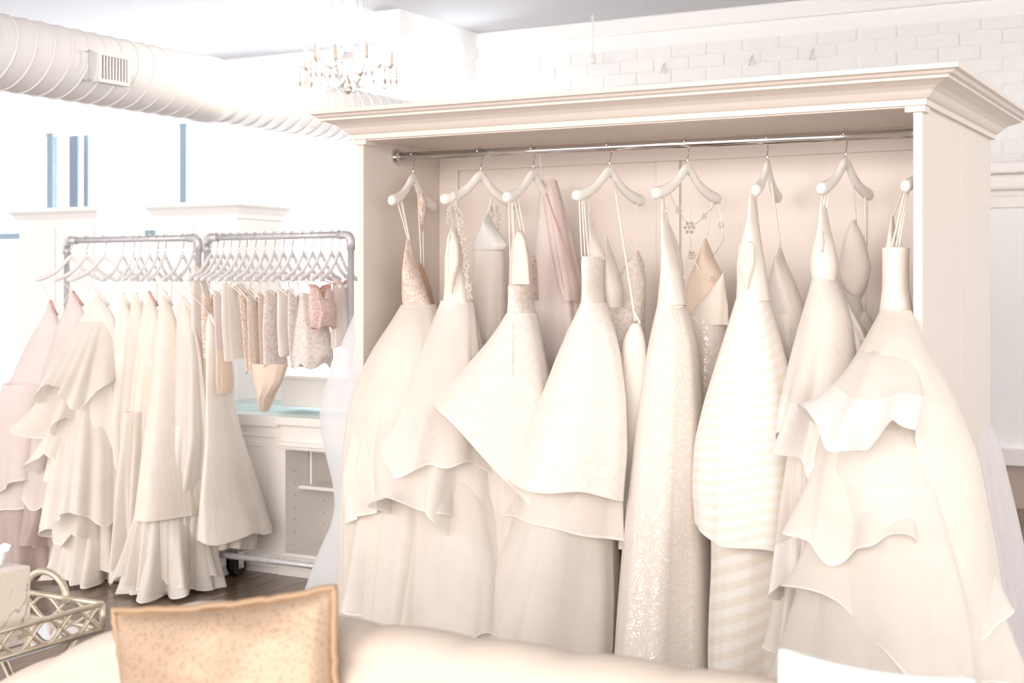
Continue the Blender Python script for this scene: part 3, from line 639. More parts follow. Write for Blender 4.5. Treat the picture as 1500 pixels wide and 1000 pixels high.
skirt('overskirt', g, [(404, 1187, 1230), (440, 1178, 1244), (480, 1166, 1256), (560, 1142, 1268), (620, 1124, 1272), (665, 1114, 1268)], M['organza'], Y0=.1, Y1=-.16, b1=.28, seed=92, n=3, a1=.14, R=.24, m=4, Rp=2.5, hem=.07, tilt=-.03, tang=.3, trim=M['band'], trimrows=13, nz=48)
skirt('ruffle_tier', g, [(620, 1150, 1270), (720, 1135, 1290), (830, 1128, 1295)], M['tulle'], Y0=-.02, Y1=-.2, b0=.22, b1=.3, seed=93, n=5, a1=.25, R=.24, m=4, Rp=3, hem=.09, trim=M['band'], trimrows=9, nz=36)
skirt('ruffle_tier', g, [(720, 1150, 1290), (850, 1130, 1300), (960, 1116, 1310)], M['tulle'], Y0=-.1, Y1=-.24, b0=.26, b1=.3, seed=94, n=5, a1=.25, R=.14, m=4, hem=.05, trim=M['trim'], nz=36)
# ---- gown: huge tulle skirt at the right end
h8, X = rodhang(1356, 'white hanger carrying the strapless tulle gown, beside the right end panel', math.radians(5))
g = groot('ivory strapless ball gown spilling past the right end panel', X, -.1)
bo = panel('bodice', g, [(363, 1289, 1336), (380, 1289, 1335), (420, 1289, 1335), (460, 1286, 1340)], M['ivory2'], NY-.03, .08, seed=101, a1=.02)
panel('cup', bo, [(318, 1304, 1310), (345, 1297, 1316), (385, 1292, 1324)], M['ivory2'], NY+.06, .04, seed=100)
hung(g, h8, [(-.85, (1306, 364, NY-.05)), (-.75, (1312, 364, NY-.05)), (-.68, (1316, 364, NY-.05)), (-.9, (1307, 320, NY+.06))], .003)
skirt('underskirt', g, [(456, 1288, 1336), (500, 1270, 1352), (580, 1236, 1378), (700, 1205, 1405), (850, 1185, 1430), (1010, 1170, 1450)], M['cream'], Y0=.0, Y1=-.34, pw=.5, b0=.07, b1=.24, seed=101, n=5, a1=.12)
skirt('skirt', g, [(454, 1287, 1338), (500, 1264, 1356), (570, 1226, 1388), (660, 1196, 1420), (800, 1176, 1445), (930, 1164, 1462), (1010, 1158, 1466)], M['ctulle'], Y0=.0, Y1=-.40, pw=.5, b0=.08, b1=.26, seed=102, n=5, a1=.16, hem=.03)
skirt('satin_ruffle', g, [(470, 1280, 1348), (520, 1250, 1362), (580, 1218, 1372), (640, 1190, 1370)], M['organza'], Y0=.04, Y1=-.36, pw=.7, b0=.09, b1=.24, seed=103, n=3, a1=.16, R=.30, m=4, Rp=2.5, hem=.09, hm=4, tilt=-.04, tang=.9, trim=M['band'], trimrows=16, nz=46)
skirt('ruffle_tier', g, [(620, 1225, 1380), (760, 1190, 1420), (900, 1172, 1452)], M['tulle'], Y0=-.2, Y1=-.42, b0=.22, b1=.28, seed=104, n=4, a1=.24, R=.2, m=4, Rp=3, hem=.11, tilt=-.07, tang=5.6, trim=M['trim'], nz=36)
skirt('ruffle_tier', g, [(700, 1225, 1400), (860, 1180, 1440), (1005, 1160, 1464)], M['tulle'], Y0=-.28, Y1=-.44, b0=.24, b1=.28, seed=105, n=4, a1=.2, R=.18, m=4, Rp=3, hem=.11, trim=M['trim'], nz=36)
skirt('ruffle_tier', g, [(580, 1240, 1362), (680, 1200, 1378), (790, 1176, 1372)], M['organza'], Y0=-.1, Y1=-.40, b0=.16, b1=.26, seed=106, n=4, a1=.2, R=.28, m=4, Rp=2.5, hem=.10, tilt=.05, tang=3.6, trim=M['trim'], nz=38)
# ---- lilac gown on the far side, white gown at the left end
g = groot('pale lilac tulle gown hanging on the rear rod beyond the right end panel', 2.1, 1.1, group='gowns around the wardrobe')
skirt('skirt', g, [(330, 1404, 1424), (420, 1398, 1432), (520, 1392, 1446), (600, 1388, 1452), (640, 1385, 1470), (760, 1385, 1497), (880, 1390, 1522), (985, 1395, 1540)], M['lilac'], Y0=1.02, Y1=1.25, b0=.08, b1=.3, seed=111, n=8, a1=.2, hem=.03, trim=M['trim'])
skirt('underskirt', g, [(330, 1405, 1422), (640, 1400, 1448), (975, 1410, 1485)], M['blushs'], Y0=1.02, Y1=1.22, b0=.08, b1=.25, seed=112, n=7, a1=.25)
g = groot('cool white tulle gown hung on the outer left end of the wardrobe', -.2, .4, group='gowns around the wardrobe')
skirt('skirt', g, [(300, 545, 575), (440, 528, 590), (500, 500, 600), (560, 474, 610), (610, 462, 615), (660, 474, 620), (720, 492, 625), (760, 490, 628), (800, 468, 630), (868, 442, 635)], M['wtulle'], Y0=.42, Y1=.55, b0=.06, b1=.24, seed=121, n=6, a1=.12, hem=.02, trim=M['trim'], nz=60)
skirt('underskirt', g, [(320, 548, 572), (500, 525, 595), (640, 502, 610), (720, 508, 615), (880, 480, 625)], M['white'], Y0=.42, Y1=.56, b0=.05, b1=.2, seed=122, n=6, a1=.14)

# ------------------------------------------------------------------ pipe racks at the left
RK = .90
zp = pxY(297, 348, RK)[2]
def rack(xl, xr, label, group='galvanized pipe clothes racks'):
    a = pxY(xl, 350, RK)[0]; b = pxY(xr, 350, RK)[0]
    r = thing('pipe_rack', label, 'rack', ((a+b)/2, RK, 0), group)
    rr = .0165; ft = .16
    top = MB().tube([(a+.03, RK, zp), (b-.03, RK, zp)], rr, 12).obj('top_rail', M['pipe'], r, True)
    for x, s in ((a, 1), (b, -1)):
        MB().tube([(x, RK, ft), (x, RK, zp-.03)], rr, 12).obj('post', M['pipe'], r, True)
        pts = [(x, RK, zp-.075), (x, RK, zp-.03)]
        for k in range(6):
            q = k/5*math.pi/2; pts.append((x+s*.03*(1-math.cos(q)), RK, zp-.03+.03*math.sin(q)))
        pts.append((x+s*.075, RK, zp))
        MB().tube(pts, .0215, 12).obj('elbow', M['pipe'], r, True)
        MB().tube([(x, RK-.24, ft), (x, RK+.24, ft)], rr, 12).obj('foot', M['pipe'], r, True)
        for sy in (-.24, .24):
            c = (x, RK+sy, .052)
            cs = MB().tube([(x-.018, RK+sy, .052), (x+.018, RK+sy, .052)], .052, 18).obj('caster', M['rubber'], r)
            mb = MB().box(x-.026, x-.021, RK+sy-.02, RK+sy+.02, .04, .12); mb.box(x+.021, x+.026, RK+sy-.02, RK+sy+.02, .04, .12); mb.box(x-.03, x+.03, RK+sy-.03, RK+sy+.03, .12, .128)
            mb.tube([(x-.03, RK+sy, .052), (x+.03, RK+sy, .052)], .012, 10); mb.tube([(x, RK+sy, .128), (x, RK+sy, ft)], .012, 8)
            mb.obj('caster_fork', M['steel'], cs)
    MB().tube([(a, RK, ft+.0), (b, RK, ft+.0)], rr, 12).obj('bottom_rail', M['pipe'], r, True)
    return a, b
rack(98, 291, 'galvanized pipe rack on casters full of long tulle skirts')
rack(303, 514, 'galvanized pipe rack on casters full of lace bodices')
GHS = 'white hangers on the skirt rack'; GHB = 'white hangers on the bodice rack'
def rackhang(x, deg, label, group):
    P = pxY(x, 349, RK); P = (P[0], RK, zp)
    return hanger(P, math.radians(deg), label, group, HB2)
GS = 'skirts on the pipe rack'
def sroot(label, x, name='tulle_skirt', cat='skirt', group=GS):
    return thing(name, label, cat, (pxY(x, 700, RK)[0], RK, .02), group)
def clip_skirt(hx, deg, label, hlabel, rows, mat, seed, wmat=None, layers=(), name='tulle_skirt', Y1=None, b1=.28, cat='skirt', **kw):
    at = rackhang(hx, deg, hlabel, GHS); g = sroot(label, rows[0][1], name, cat)
    kw.setdefault('n', 4); kw.setdefault('a1', .2); kw.setdefault('fine', .22)
    y, xl, xr = rows[0]; pk = xl+.35*(xr-xl)       # the folded waist hangs from one point and slants down
    rr = [(y-10, pk-2, pk+3), (y, xl+1, pk+.45*(xr-pk)), (y+14, xl-1.5, xr)]
    rr += [q for q in rows[1:] if q[0] > y+22]
    skirt('skirt', g, rr, mat, Y0=RK-.12, Y1=RK-.12 if Y1 is None else Y1, b0=.015, b1=b1, seed=seed, nz=42, nt=150, **kw)
    pn = pxY(pk, y-10, RK-.14); pf = pxY(xr, y+12, RK-.10)
    MB().tube([pn, pf], .0075, 8).obj('waistband', wmat or M['strap'], g, True)
    strap(g, at(-.85, 0), pn, .0022); strap(g, at(.3, 0), pf, .0022)
    for i, (lrows, lmat, lk) in enumerate(layers):
        k = dict(n=5, a1=.25, nz=34, nt=190); k.update(lk); nm = k.pop('name', 'ruffle_tier')
        ya = k.pop('Ya', RK-.12); yb = k.pop('Yb', RK-.16); ba = k.pop('ba', .2); bb = k.pop('bb', .3)
        skirt(nm, g, lrows, lmat, Y0=ya, Y1=yb, b0=ba, b1=bb, seed=seed*10+i, **k)
    return g
T = M['trim']
clip_skirt(104, -16, 'blush pink tulle skirt at the outer end of the pipe rack', 'white hanger at the outer end of the skirt rack', [(450, 68, 84), (480, 50, 94), (540, 18, 104), (600, -8, 112), (680, -30, 118), (730, -38, 124)], M['blushs'], 201, wmat=M['rose'], hem=.05, trim=T, R=.08, m=5, layers=[
    ([(560, 10, 100), (650, -15, 112), (700, -25, 118)], M['blushs'], dict(R=.2, m=5, Rp=3, hem=.06, trim=T)),
    ([(640, -10, 110), (740, -15, 125), (848, -5, 140)], M['mauve'], dict(R=.22, m=7, Rp=2, hem=.03, a1=.35, name='underskirt', Ya=RK-.05, Yb=RK-.08))])
clip_skirt(127, -8, 'blush pink tulle skirt second from the outer end of the rack', 'white hanger carrying the second blush skirt', [(436, 98, 122), (470, 84, 130), (540, 60, 140), (620, 44, 150), (725, 36, 150)], M['blushs'], 202, wmat=M['rose'], hem=.05, trim=T, R=.08, m=5, layers=[
    ([(640, 40, 150), (740, 30, 150), (790, 28, 150)], M['mauve'], dict(R=.25, m=6, Rp=2, hem=.04, a1=.35, name='underskirt', Ya=RK-.08, Yb=RK-.1)),
    ([(700, 45, 145), (800, 36, 148), (850, 42, 150)], M['blushs'], dict(R=.25, m=6, Rp=2, hem=.04, a1=.35, name='underskirt', Ya=RK-.05, Yb=RK-.05))])
clip_skirt(153, -18, 'ivory organza skirt with cascading ruffled tiers on the pipe rack', 'white hanger carrying the cascading organza skirt', [(436, 134, 160), (460, 116, 172), (520, 84, 184), (560, 76, 190), (640, 78, 195), (700, 72, 197)], M['ivory2'], 203, Y1=RK-.2, layers=[
    ([(470, 112, 174), (520, 84, 184), (572, 68, 192)], M['organza'], dict(R=.22, m=4, Rp=2.5, hem=.09, hm=4, trim=T, ba=.1, Yb=RK-.24)),
    ([(520, 100, 184), (590, 72, 194), (625, 62, 198)], M['organza'], dict(R=.3, m=5, Rp=2.5, hem=.09, hm=5, trim=T)),
    ([(540, 98, 184), (640, 76, 196), (672, 62, 202)], M['organza'], dict(R=.3, m=5, Rp=2.5, hem=.09, hm=4, trim=T)),
    ([(560, 92, 186), (660, 80, 197), (748, 66, 204)], M['organza'], dict(R=.16, m=4, Rp=3, hem=.06, hm=4, trim=T, Yb=RK-.26)),
    ([(660, 90, 190), (740, 76, 198), (780, 84, 204)], M['organza'], dict(R=.25, m=6, Rp=3, hem=.06, hm=6, trim=T)),
    ([(680, 95, 190), (780, 92, 198), (836, 86, 204)], M['organza'], dict(R=.3, m=6, Rp=2, hem=.06, hm=5, a1=.4, trim=T)),
    ([(720, 98, 190), (820, 92, 198), (874, 84, 206)], M['organza'], dict(R=.34, m=7, Rp=2, hem=.03, a1=.4, trim=T))])
clip_skirt(180, 14, 'slim ivory skirt squeezed behind the cascading organza skirt', 'white hanger carrying the slim ivory skirt', [(438, 172, 192), (500, 166, 202), (620, 168, 210), (760, 176, 218), (850, 176, 220)], M['ivory2'], 204, layers=[
    ([(700, 174, 214), (800, 168, 222), (850, 166, 226)], M['organza'], dict(R=.3, m=5, Rp=2, hem=.04, trim=T, ba=.1, bb=.16))])
clip_skirt(196, 20, 'narrow cream tulle skirt beside the slim ivory skirt', 'white hanger carrying the narrow cream skirt', [(438, 192, 210), (500, 184, 218), (620, 182, 226), (760, 184, 234), (820, 184, 236)], M['ctulle'], 205, R=.1, m=5, trim=T)
clip_skirt(219, 16, 'cream tulle skirt with a rose-edged waistband', 'white hanger carrying the rose-edged skirt', [(436, 211, 231), (480, 203, 239), (560, 195, 247), (680, 188, 256), (825, 186, 262)], M['cream'], 206, wmat=M['rose'], layers=[
    ([(600, 194, 250), (700, 186, 256), (828, 182, 258)], M['organza'], dict(R=.22, m=6, Rp=3, hem=.04, trim=T))])
clip_skirt(242, 17, 'smooth cream satin skirt with a straight hem over pleated underskirt', 'white hanger carrying the smooth satin skirt', [(436, 235, 252), (470, 230, 260), (560, 222, 278), (660, 212, 293), (752, 205, 306)], M['cream'], 207, Y1=RK-.24, n=3, a1=.1, lens=1.7, layers=[
    ([(690, 220, 294), (780, 204, 308), (868, 186, 322)], M['organza'], dict(R=.2, m=9, Rp=2.5, n=8, a1=.34, hem=.025, hm=5, trim=T, name='underskirt', Ya=RK-.18, Yb=RK-.22)),
    ([(690, 222, 292), (780, 206, 304), (842, 196, 312)], M['organza'], dict(R=.2, m=8, Rp=2.5, n=8, a1=.3, hem=.04, hm=5, trim=T, Ya=RK-.19, Yb=RK-.24)),
    ([(700, 222, 292), (860, 200, 306)], M['cream'], dict(n=8, a1=.3, name='lining', Ya=RK-.14, Yb=RK-.16, ba=.16, bb=.24))])
clip_skirt(268, 14, 'cream tulle skirt with soft gathers next to the rack post', 'white hanger carrying the gathered tulle skirt', [(446, 260, 284), (520, 258, 300), (640, 258, 320), (740, 254, 324), (812, 250, 326)], M['organza'], 208, n=5, a1=.26, R=.12, m=6, hem=.03, trim=T, layers=[
    ([(620, 262, 312), (740, 256, 316), (836, 250, 314)], M['ivory2'], dict(n=5, name='lining', R=.15, m=6, ba=.14, bb=.22))])
clip_skirt(283, 15, 'white satin skirt with a flared hem at the inner end of the rack', 'white hanger at the inner end of the skirt rack', [(470, 302, 318), (560, 306, 334), (640, 308, 350), (720, 304, 374), (782, 296, 394)], M['ivory'], 209, n=3, a1=.14, lens=1.3, Y1=RK+.05, hem=.02, trim=T, layers=[
    ([(690, 302, 362), (760, 290, 376), (800, 280, 372)], M['organza'], dict(R=.16, m=7, Rp=2.5, hem=.025, trim=T, Ya=RK+.08, Yb=RK+.08, ba=.16, bb=.22))])
rackhang(205, 20, 'bare white hanger between the cream skirts', GHS)
rackhang(231, 19, 'bare white hanger behind the satin skirt', GHS)
# bodices on the second rack
GB = 'bodices and corsets on the pipe rack'
def top(hx, deg, label, hlabel, rows, mat, seed, n=4, a1=.08, hem=.01, peak=18, strapm=None, name='lace_bodice', Yc=RK-.08, b=.12, cat='bodice', extra=None, trim=None):
    at = rackhang(hx, deg, hlabel, GHB); y, xl, xr = rows[0]
    g = thing(name, label, cat, pxY((xl+xr)/2, rows[-1][0], Yc), GB)
    V = rings_px(rows, Yc, Yc, b*.85, b)
    v, fc, uv = loft(V, 22, 96, seed, n=n, a0=.05, a1=a1, hem=hem, hm=4)
    # sweetheart top edge: lift the ends
    th = np.arctan2(v[:, 1]-V[0][1], v[:, 0]-V[0][0]); k = np.clip(1-uv[:, 1]*4, 0, 1)
    v[:, 2] += k*(np.abs(np.sin(th))**1.5-.4)*peak/270
    fm = None; ms = [mat]
    if trim: ms = [mat, trim]; fm = np.zeros(len(fc), dtype=np.int32); fm[:96] = 1; fm[-96:] = 1
    obj('shell', v, fc, ms, g, True, uv, fm)
    pn = pxY(xl+2, y-3, Yc-b*.7); pf = pxY(xr-2, y-3, Yc+b*.6)
    strap(g, at(-.8, .0), pn, .003, strapm); strap(g, at(-.55, .0), (pn[0]+.02, pn[1]+.03, pn[2]), .002, strapm); strap(g, at(.6, 0), pf, .003, strapm)
    if extra:
        for nm, r2, m2 in extra: skirt(nm, g, r2, m2, Y0=Yc, Y1=Yc, b0=.08, b1=.06, seed=seed+1, n=4, a1=.15, nz=16, nt=80)
    return g
top(309, 8, 'long cream lace bodice beside the rack post', 'first white hanger of the bodice rack', [(400, 284, 302), (450, 283, 303), (538, 285, 302)], M['lacew'], 301, extra=[('nude_panel', [(520, 287, 300), (560, 286, 300), (578, 288, 298)], M['nude2'])])
top(318, 10, 'peach lace bodice with nude garter panels', 'white hanger carrying the peach lace bodice', [(440, 298, 318), (480, 299, 322), (522, 302, 324)], M['laceb'], 302, extra=[('nude_panel', [(510, 300, 316), (560, 301, 318), (578, 303, 316)], M['nude']), ('garter', [(560, 305, 314), (590, 307, 315), (608, 308, 316)], M['brass'])])
top(327, 10, 'smooth blush bodice between lace bodices', 'white hanger carrying the smooth blush bodice', [(436, 314, 330), (480, 316, 333), (524, 318, 334)], M['blushs'], 303, extra=[('nude_panel', [(512, 318, 336), (560, 319, 340), (576, 321, 338)], M['nude2'])])
top(338, 9, 'wide pale cream satin bodice', 'white hanger carrying the wide satin bodice', [(426, 328, 356), (470, 329, 362), (526, 333, 364)], M['ivory'], 304)
top(350, 11, 'rose gold lace bodice half hidden by sequins', 'white hanger carrying the rose gold lace bodice', [(434, 352, 368), (480, 357, 373), (545, 362, 376)], M['laceb'], 305)
top(361, 10, 'champagne sequined bodice with nude bodysuit base', 'white hanger carrying the champagne sequined bodice', [(444, 364, 384), (490, 366, 388), (545, 368, 390)], M['sequin'], 306, extra=[('bodysuit_base', [(532, 366, 424), (560, 370, 416), (585, 378, 400), (603, 382, 392)], M['nude2'])])
top(374, 11, 'narrow sequined bodice edged in taupe', 'white hanger carrying the narrow sequined bodice', [(440, 379, 394), (490, 381, 394), (540, 383, 396)], M['sequin'], 307)
top(388, 10, 'beige lace bodice with a straight hem', 'white hanger carrying the beige lace bodice', [(435, 390, 414), (480, 388, 414), (535, 390, 418)], M['laces'], 308)
top(402, 10, 'cream corset bodice with plain panels', 'white hanger carrying the cream corset', [(434, 408, 428), (480, 408, 428), (520, 410, 430)], M['ivory2'], 309)
top(415, 11, 'silver lace bodice with a rounded hem', 'white hanger carrying the small silver lace bodice', [(440, 424, 444), (480, 424, 446), (536, 428, 448)], M['laces'], 310)
top(428, 9, 'wide silver lace tunic flaring at the hem', 'white hanger carrying the silver lace tunic', [(440, 442, 470), (480, 434, 482), (520, 428, 490), (536, 432, 484)], M['laces'], 311, Yc=RK-.14, hem=.02)
top(470, 8, 'dusty pink floral embroidered bralette', 'white hanger carrying the pink floral bralette', [(428, 455, 482), (455, 453, 492), (480, 458, 490)], M['floral'], 312, Yc=RK-.2, b=.10, strapm=M['rose'], trim=M['rose'])
top(486, 8, 'pale pink floral corset beside the rack end post', 'white hanger carrying the pale pink floral corset', [(420, 490, 514), (450, 486, 516), (508, 487, 520)], M['blushs'], 313, Yc=RK-.02, b=.1, strapm=M['rose'], trim=M['floral'], extra=[('floral_cups', [(422, 490, 512), (436, 489, 513), (452, 488, 512)], M['floral'])])
rackhang(497, 10, 'bare white hanger next to the rack end post', GHB)
rackhang(445, 9, 'bare white hanger above the silver tunic', GHB); rackhang(458, 9, 'bare white hanger above the pink bralette', GHB)

# ------------------------------------------------------------------ counter with glass top behind the racks
CY = 1.28
zc = pxY(400, 600, CY)[2]
cl, crt = -2.05, -.15
ct = thing('display_counter', 'white panelled counter with a low open niche and glass top', 'counter', ((cl+crt)/2, CY+.25, 0))
pl = pxY(411, 700, CY)[0]; nl = pxY(418, 700, CY)[0]; nr = pxY(520, 700, CY)[0]
nz1 = pxY(440, 660, CY)[2]; nz0 = pxY(440, 812, CY)[2]
box('body', cl, pl, CY, CY+.5, .1, zc-.03, M['paintw'], ct)
box('body', nr, crt, CY, CY+.5, .1, zc-.03, M['paintw'], ct)
mb = MB(); mb.box(pl, nl, CY, CY+.5, .1, zc-.03); mb.box(nl, nr, CY, CY+.5, nz1, zc-.03); mb.box(nl, nr, CY+.46, CY+.5, .1, nz1); mb.box(nl, nr, CY, CY+.46, .1, nz0); mb.obj('niche_body', M['paintw'], ct)
box('niche_shelf', pxY(459, 730, CY+.25)[0], nr, CY+.12, CY+.46, .44, .46, M['paintw'], ct, .004)
box('niche_divider', pxY(470, 700, CY+.3)[0], pxY(473, 700, CY+.3)[0], CY+.2, CY+.46, .46, nz1, M['paintw'], ct)
for k in range(6):
    for dy in (.08, .34): MB().tube([(nl-.001, CY+dy, nz0+.1+k*.065), (nl+.0015, CY+dy, nz0+.1+k*.065)], .005, 8).obj('pin_hole', M['pinmat'], ct)
for (x0, x1, z0, z1, d) in ((cl, pl, zc-.09, zc-.03, .03), (cl, pl, zc-.15, zc-.12, .012), (pl-.01, nr, zc-.075, zc-.03, .045), (pl-.01, nr, nz1+.02, nz1+.045, .03), (pl-.005, nr, nz1+.005, nz1+.02, .018)):
    box('moulding', x0, x1, CY-d, CY+.01, z0, z1, M['paintw'], ct, .006)
for (x0, x1) in ((cl+.05, pl-.1),):
    for (a, b, c, d) in ((x0, x1, .2, .225), (x0, x1, zc-.2, zc-.175), (x0, x0+.025, .225, zc-.2), (x1-.025, x1, .225, zc-.2)):
        box('panel_bead', a, b, CY-.01, CY+.005, c, d, M['paintw'], ct, .003)
box('plinth', cl, pl-.0, CY-.02, CY+.5, 0, .1, M['paintw'], ct, .004)
for k in range(3): box('plinth_bead', cl, pl-.005, CY-.032, CY-.015, .035+k*.022, .048+k*.022, M['paintw'], ct, .004)
box('plinth', pl, crt, CY-.03, CY+.5, 0, .1, M['paintw'], ct, .004)
box('glass_top', cl, crt, CY-.05, CY+.52, zc-.012, zc+.0, M['gtop'], ct, .002)
# white display riser on the counter
rs = thing('display_riser', 'low white display box standing on the glass counter top', 'display box', (pxY(462, 590, CY+.3)[0], CY+.3, zc))
xa = rs.location.x
box('riser_body', xa-.16, xa+.22, CY+.2, CY+.4, zc, zc+.15, M['paintw'], rs, .004); box('riser_lid', xa-.17, xa+.23, CY+.19, CY+.41, zc+.15, zc+.17, M['paintw'], rs, .004)

# ------------------------------------------------------------------ tall white cabinets against the window
def armoire(xl, xr, ytop, Y, label, knob=None):
    a = pxY(xl, ytop, Y); b = pxY(xr, ytop, Y); zt_ = a[2]
    r = thing('tall_cabinet', label, 'cabinet', ((a[0]+b[0])/2, Y+.25, 0), 'tall white cabinets by the windows')
    box('body', a[0]+.06, b[0]-.06, Y, Y+.5, 0, zt_-.1, M['wall'], r, .004)
    mb = MB(); v = []; pr = [(0, zt_-.12), (.012, zt_-.12), (.012, zt_-.09), (.035, zt_-.05), (.06, zt_-.03), (.06, zt_), (0, zt_)]
    q = len(pr)
    for (cx_, cy_, sx, sy) in ((a[0]+.06, Y, -1, -1), (b[0]-.06, Y, 1, -1), (b[0]-.06, Y+.5, 1, 1), (a[0]+.06, Y+.5, -1, 1)):
        for (p_, z) in pr: v.append((cx_+sx*p_, cy_+sy*p_, z))
    ff = [(s*q+i, ((s+1) % 4)*q+i, ((s+1) % 4)*q+i+1, s*q+i+1) for s in range(4) for i in range(q-1)]; ff.append((q-1, 2*q-1, 3*q-1, 4*q-1))
    mb.add(v, ff); mb.obj('cornice', M['wall'], r)
    mid = (a[0]+b[0])/2
    for (x0, x1) in ((a[0]+.08, mid-.004), (mid+.004, b[0]-.08)):
        d = box('door', x0, x1, Y-.018, Y, .1, zt_-.15, M['wall'], r, .004)
        kx = x1-.04 if x0 < mid-.01 and x1 < mid else x0+.04
        MB().lathe([(.001, .0), (.012, .0), (.008, .012), (.018, .022), (.016, .034), (.001, .038)], (0, 0, 0), 12)
        kb = MB().lathe([(.008, .0), (.008, .012), (.018, .022), (.016, .034), (.001, .038)], (0, 0, 0), 12)
        kb.v = [(kx+x, Y-.018-z, 1.1+y) for x, y, z in kb.v]; kb.obj('knob', M['knob'], d, True)
armoire(20, 150, 307, 2.9, 'tall white cabinet behind the outer half of the skirt rack')
armoire(218, 357, 299, 3.0, 'tall white cabinet behind the inner half of the skirt rack')

# ------------------------------------------------------------------ white wall unit at the right
UY = 5.42
x0 = 1.2; x1 = 6.0
zz = lambda y: pxY(1475, y, UY)[2]
u = thing('wall_cabinet', 'white built-in wall cabinet with heavy cornice beyond the wardrobe', 'cabinet', ((x0+x1)/2, UY, 0))
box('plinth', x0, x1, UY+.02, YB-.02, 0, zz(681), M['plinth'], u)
box('base_rail', x0, x1, UY-.03, YB-.02, zz(681), zz(656), M['paintw'], u, .006)
box('panel', x0, x1, UY+.02, YB-.02, zz(656), zz(304), M['wall'], u)
box('frieze', x0, x1, UY-.01, YB-.02, zz(304), zz(287), M['paintw'], u, .004)
box('cornice', x0-.05, x1, UY-.10, YB-.02, zz(279), zz(256), M['paintw'], u, .02)
box('cornice_neck', x0, x1, UY-.02, YB-.02, zz(287), zz(279), M['paintw'], u)
box('cornice_top', x0-.08, x1, UY-.15, YB-.02, zz(256), zz(239), M['paintw'], u, .015)

# ------------------------------------------------------------------ chandelier
cd_ = 8.5
cp = pxD(510, 138, cd_); cx_, cy_, cz_ = cp
ch = thing('crystal_chandelier', 'crystal chandelier with candle arms and hanging bead strands', 'chandelier', (cx_, cy_, cz_))
MB().tube([(cx_, cy_, cz_+.68), (cx_, cy_, ZC)], .008, 8).obj('suspension_rod', M['chandmetal'], ch)
MB().lathe([(.001, 0), (.012, .005), (.03, .03), (.045, .05), (.03, .08), (.02, .12), (.035, .17), (.05, .2), (.03, .25), (.014, .3), (.014, .42)], cp, 16).obj('stem', M['crystal'], ch, True)
MB().lathe([(.001, -.002), (.014, .0), (.022, .016), (.03, .022), (.001, .024)], cp, 14).obj('finial', M['chandmetal'], ch, True)
MB().lathe([(.014, .40), (.03, .44), (.012, .47), (.009, .52), (.022, .56), (.009, .60), (.009, .70)], cp, 14).obj('upper_stem', M['candle'], ch, True)
mb = MB().lathe([(.10, .70), (.11, .69), (.10, .68), (.09, .69), (.10, .70)], cp, 24); mb.obj('crown_ring', M['chandmetal'], ch, True)
for k in range(8):
    q = k*math.pi/4+.35; R_ = .27 if k % 2 == 0 else .22; zo = .0 if k % 2 == 0 else .03
    dx, dy = math.cos(q), math.sin(q)
    pts = [(cx_+dx*R_*t, cy_+dy*R_*t, cz_+.10+zo-.10*math.sin(t*math.pi)*(1-t*.2)+.06*t*t) for t in [i/12 for i in range(13)]]
    arm = MB().tube(pts, .008, 8).obj('arm', M['crystal'], ch, True)
    e = pts[-1]
    MB().lathe([(.004, -.01), (.03, .0), (.042, .012), (.036, .008), (.004, .004)], e, 14).obj('drip_dish', M['crystal'], arm, True)
    cs = MB().lathe([(.001, .0), (.012, .0), (.012, .085), (.001, .085)], (e[0], e[1], e[2]+.006), 12).obj('candle_sleeve', M['candle'], arm, True)
    MB().lathe([(.005, .0), (.013, .018), (.011, .035), (.001, .065)], (e[0], e[1], e[2]+.09), 10).obj('bulb', M['crystal'], arm, True)
    for j in range(6):
        a_ = j*math.pi/3; mb = MB(); px_, py_ = e[0]+.04*math.cos(a_), e[1]+.04*math.sin(a_)
        for i_ in range(4): mb.gem((px_, py_, e[2]-.005-i_*.017), .006)
        mb.gem((px_, py_, e[2]-.09), .010, .022); mb.obj('crystal_drop', M['crystal'], arm)
    # swags: from crown ring to the arm end, and a long hanging strand
    mb = MB(); c0 = (cx_+dx*.1, cy_+dy*.1, cz_+.69)
    for i_ in range(34):
        t = i_/33; mb.gem((c0[0]+(e[0]-c0[0])*t**1.7, c0[1]+(e[1]-c0[1])*t**1.7, c0[2]+(e[2]+.02-c0[2])*t), .0065)
    mb.obj('bead_strand', M['crystal'], ch); mb = MB()
    q2 = q+math.pi/4; R2 = .22 if k % 2 == 0 else .27; e2 = (cx_+R2*math.cos(q2), cy_+R2*math.sin(q2), e[2])
    for i_ in range(1, 16):
        t = i_/16; mb.gem((e[0]+(e2[0]-e[0])*t, e[1]+(e2[1]-e[1])*t, e[2]-.12*4*t*(1-t)), .0055)
    mb.obj('bead_swag', M['crystal'], ch); mb = MB()
    for i_ in range(13 if k % 2 else 9): mb.gem((e[0]+dx*.035, e[1]+dy*.035, e[2]-.02-i_*.019), .0055)
    mb.obj('bead_drop', M['crystal'], ch)
pl_ = bpy.data.lights.new('chandelier_glow', 'POINT'); pl_.energy = 30; pl_.color = (1, .88, .74); pl_.shadow_soft_size = .15
plo = bpy.data.objects.new('chandelier_glow', pl_); COL.objects.link(plo); plo.location = (cx_, cy_, cz_+.3)

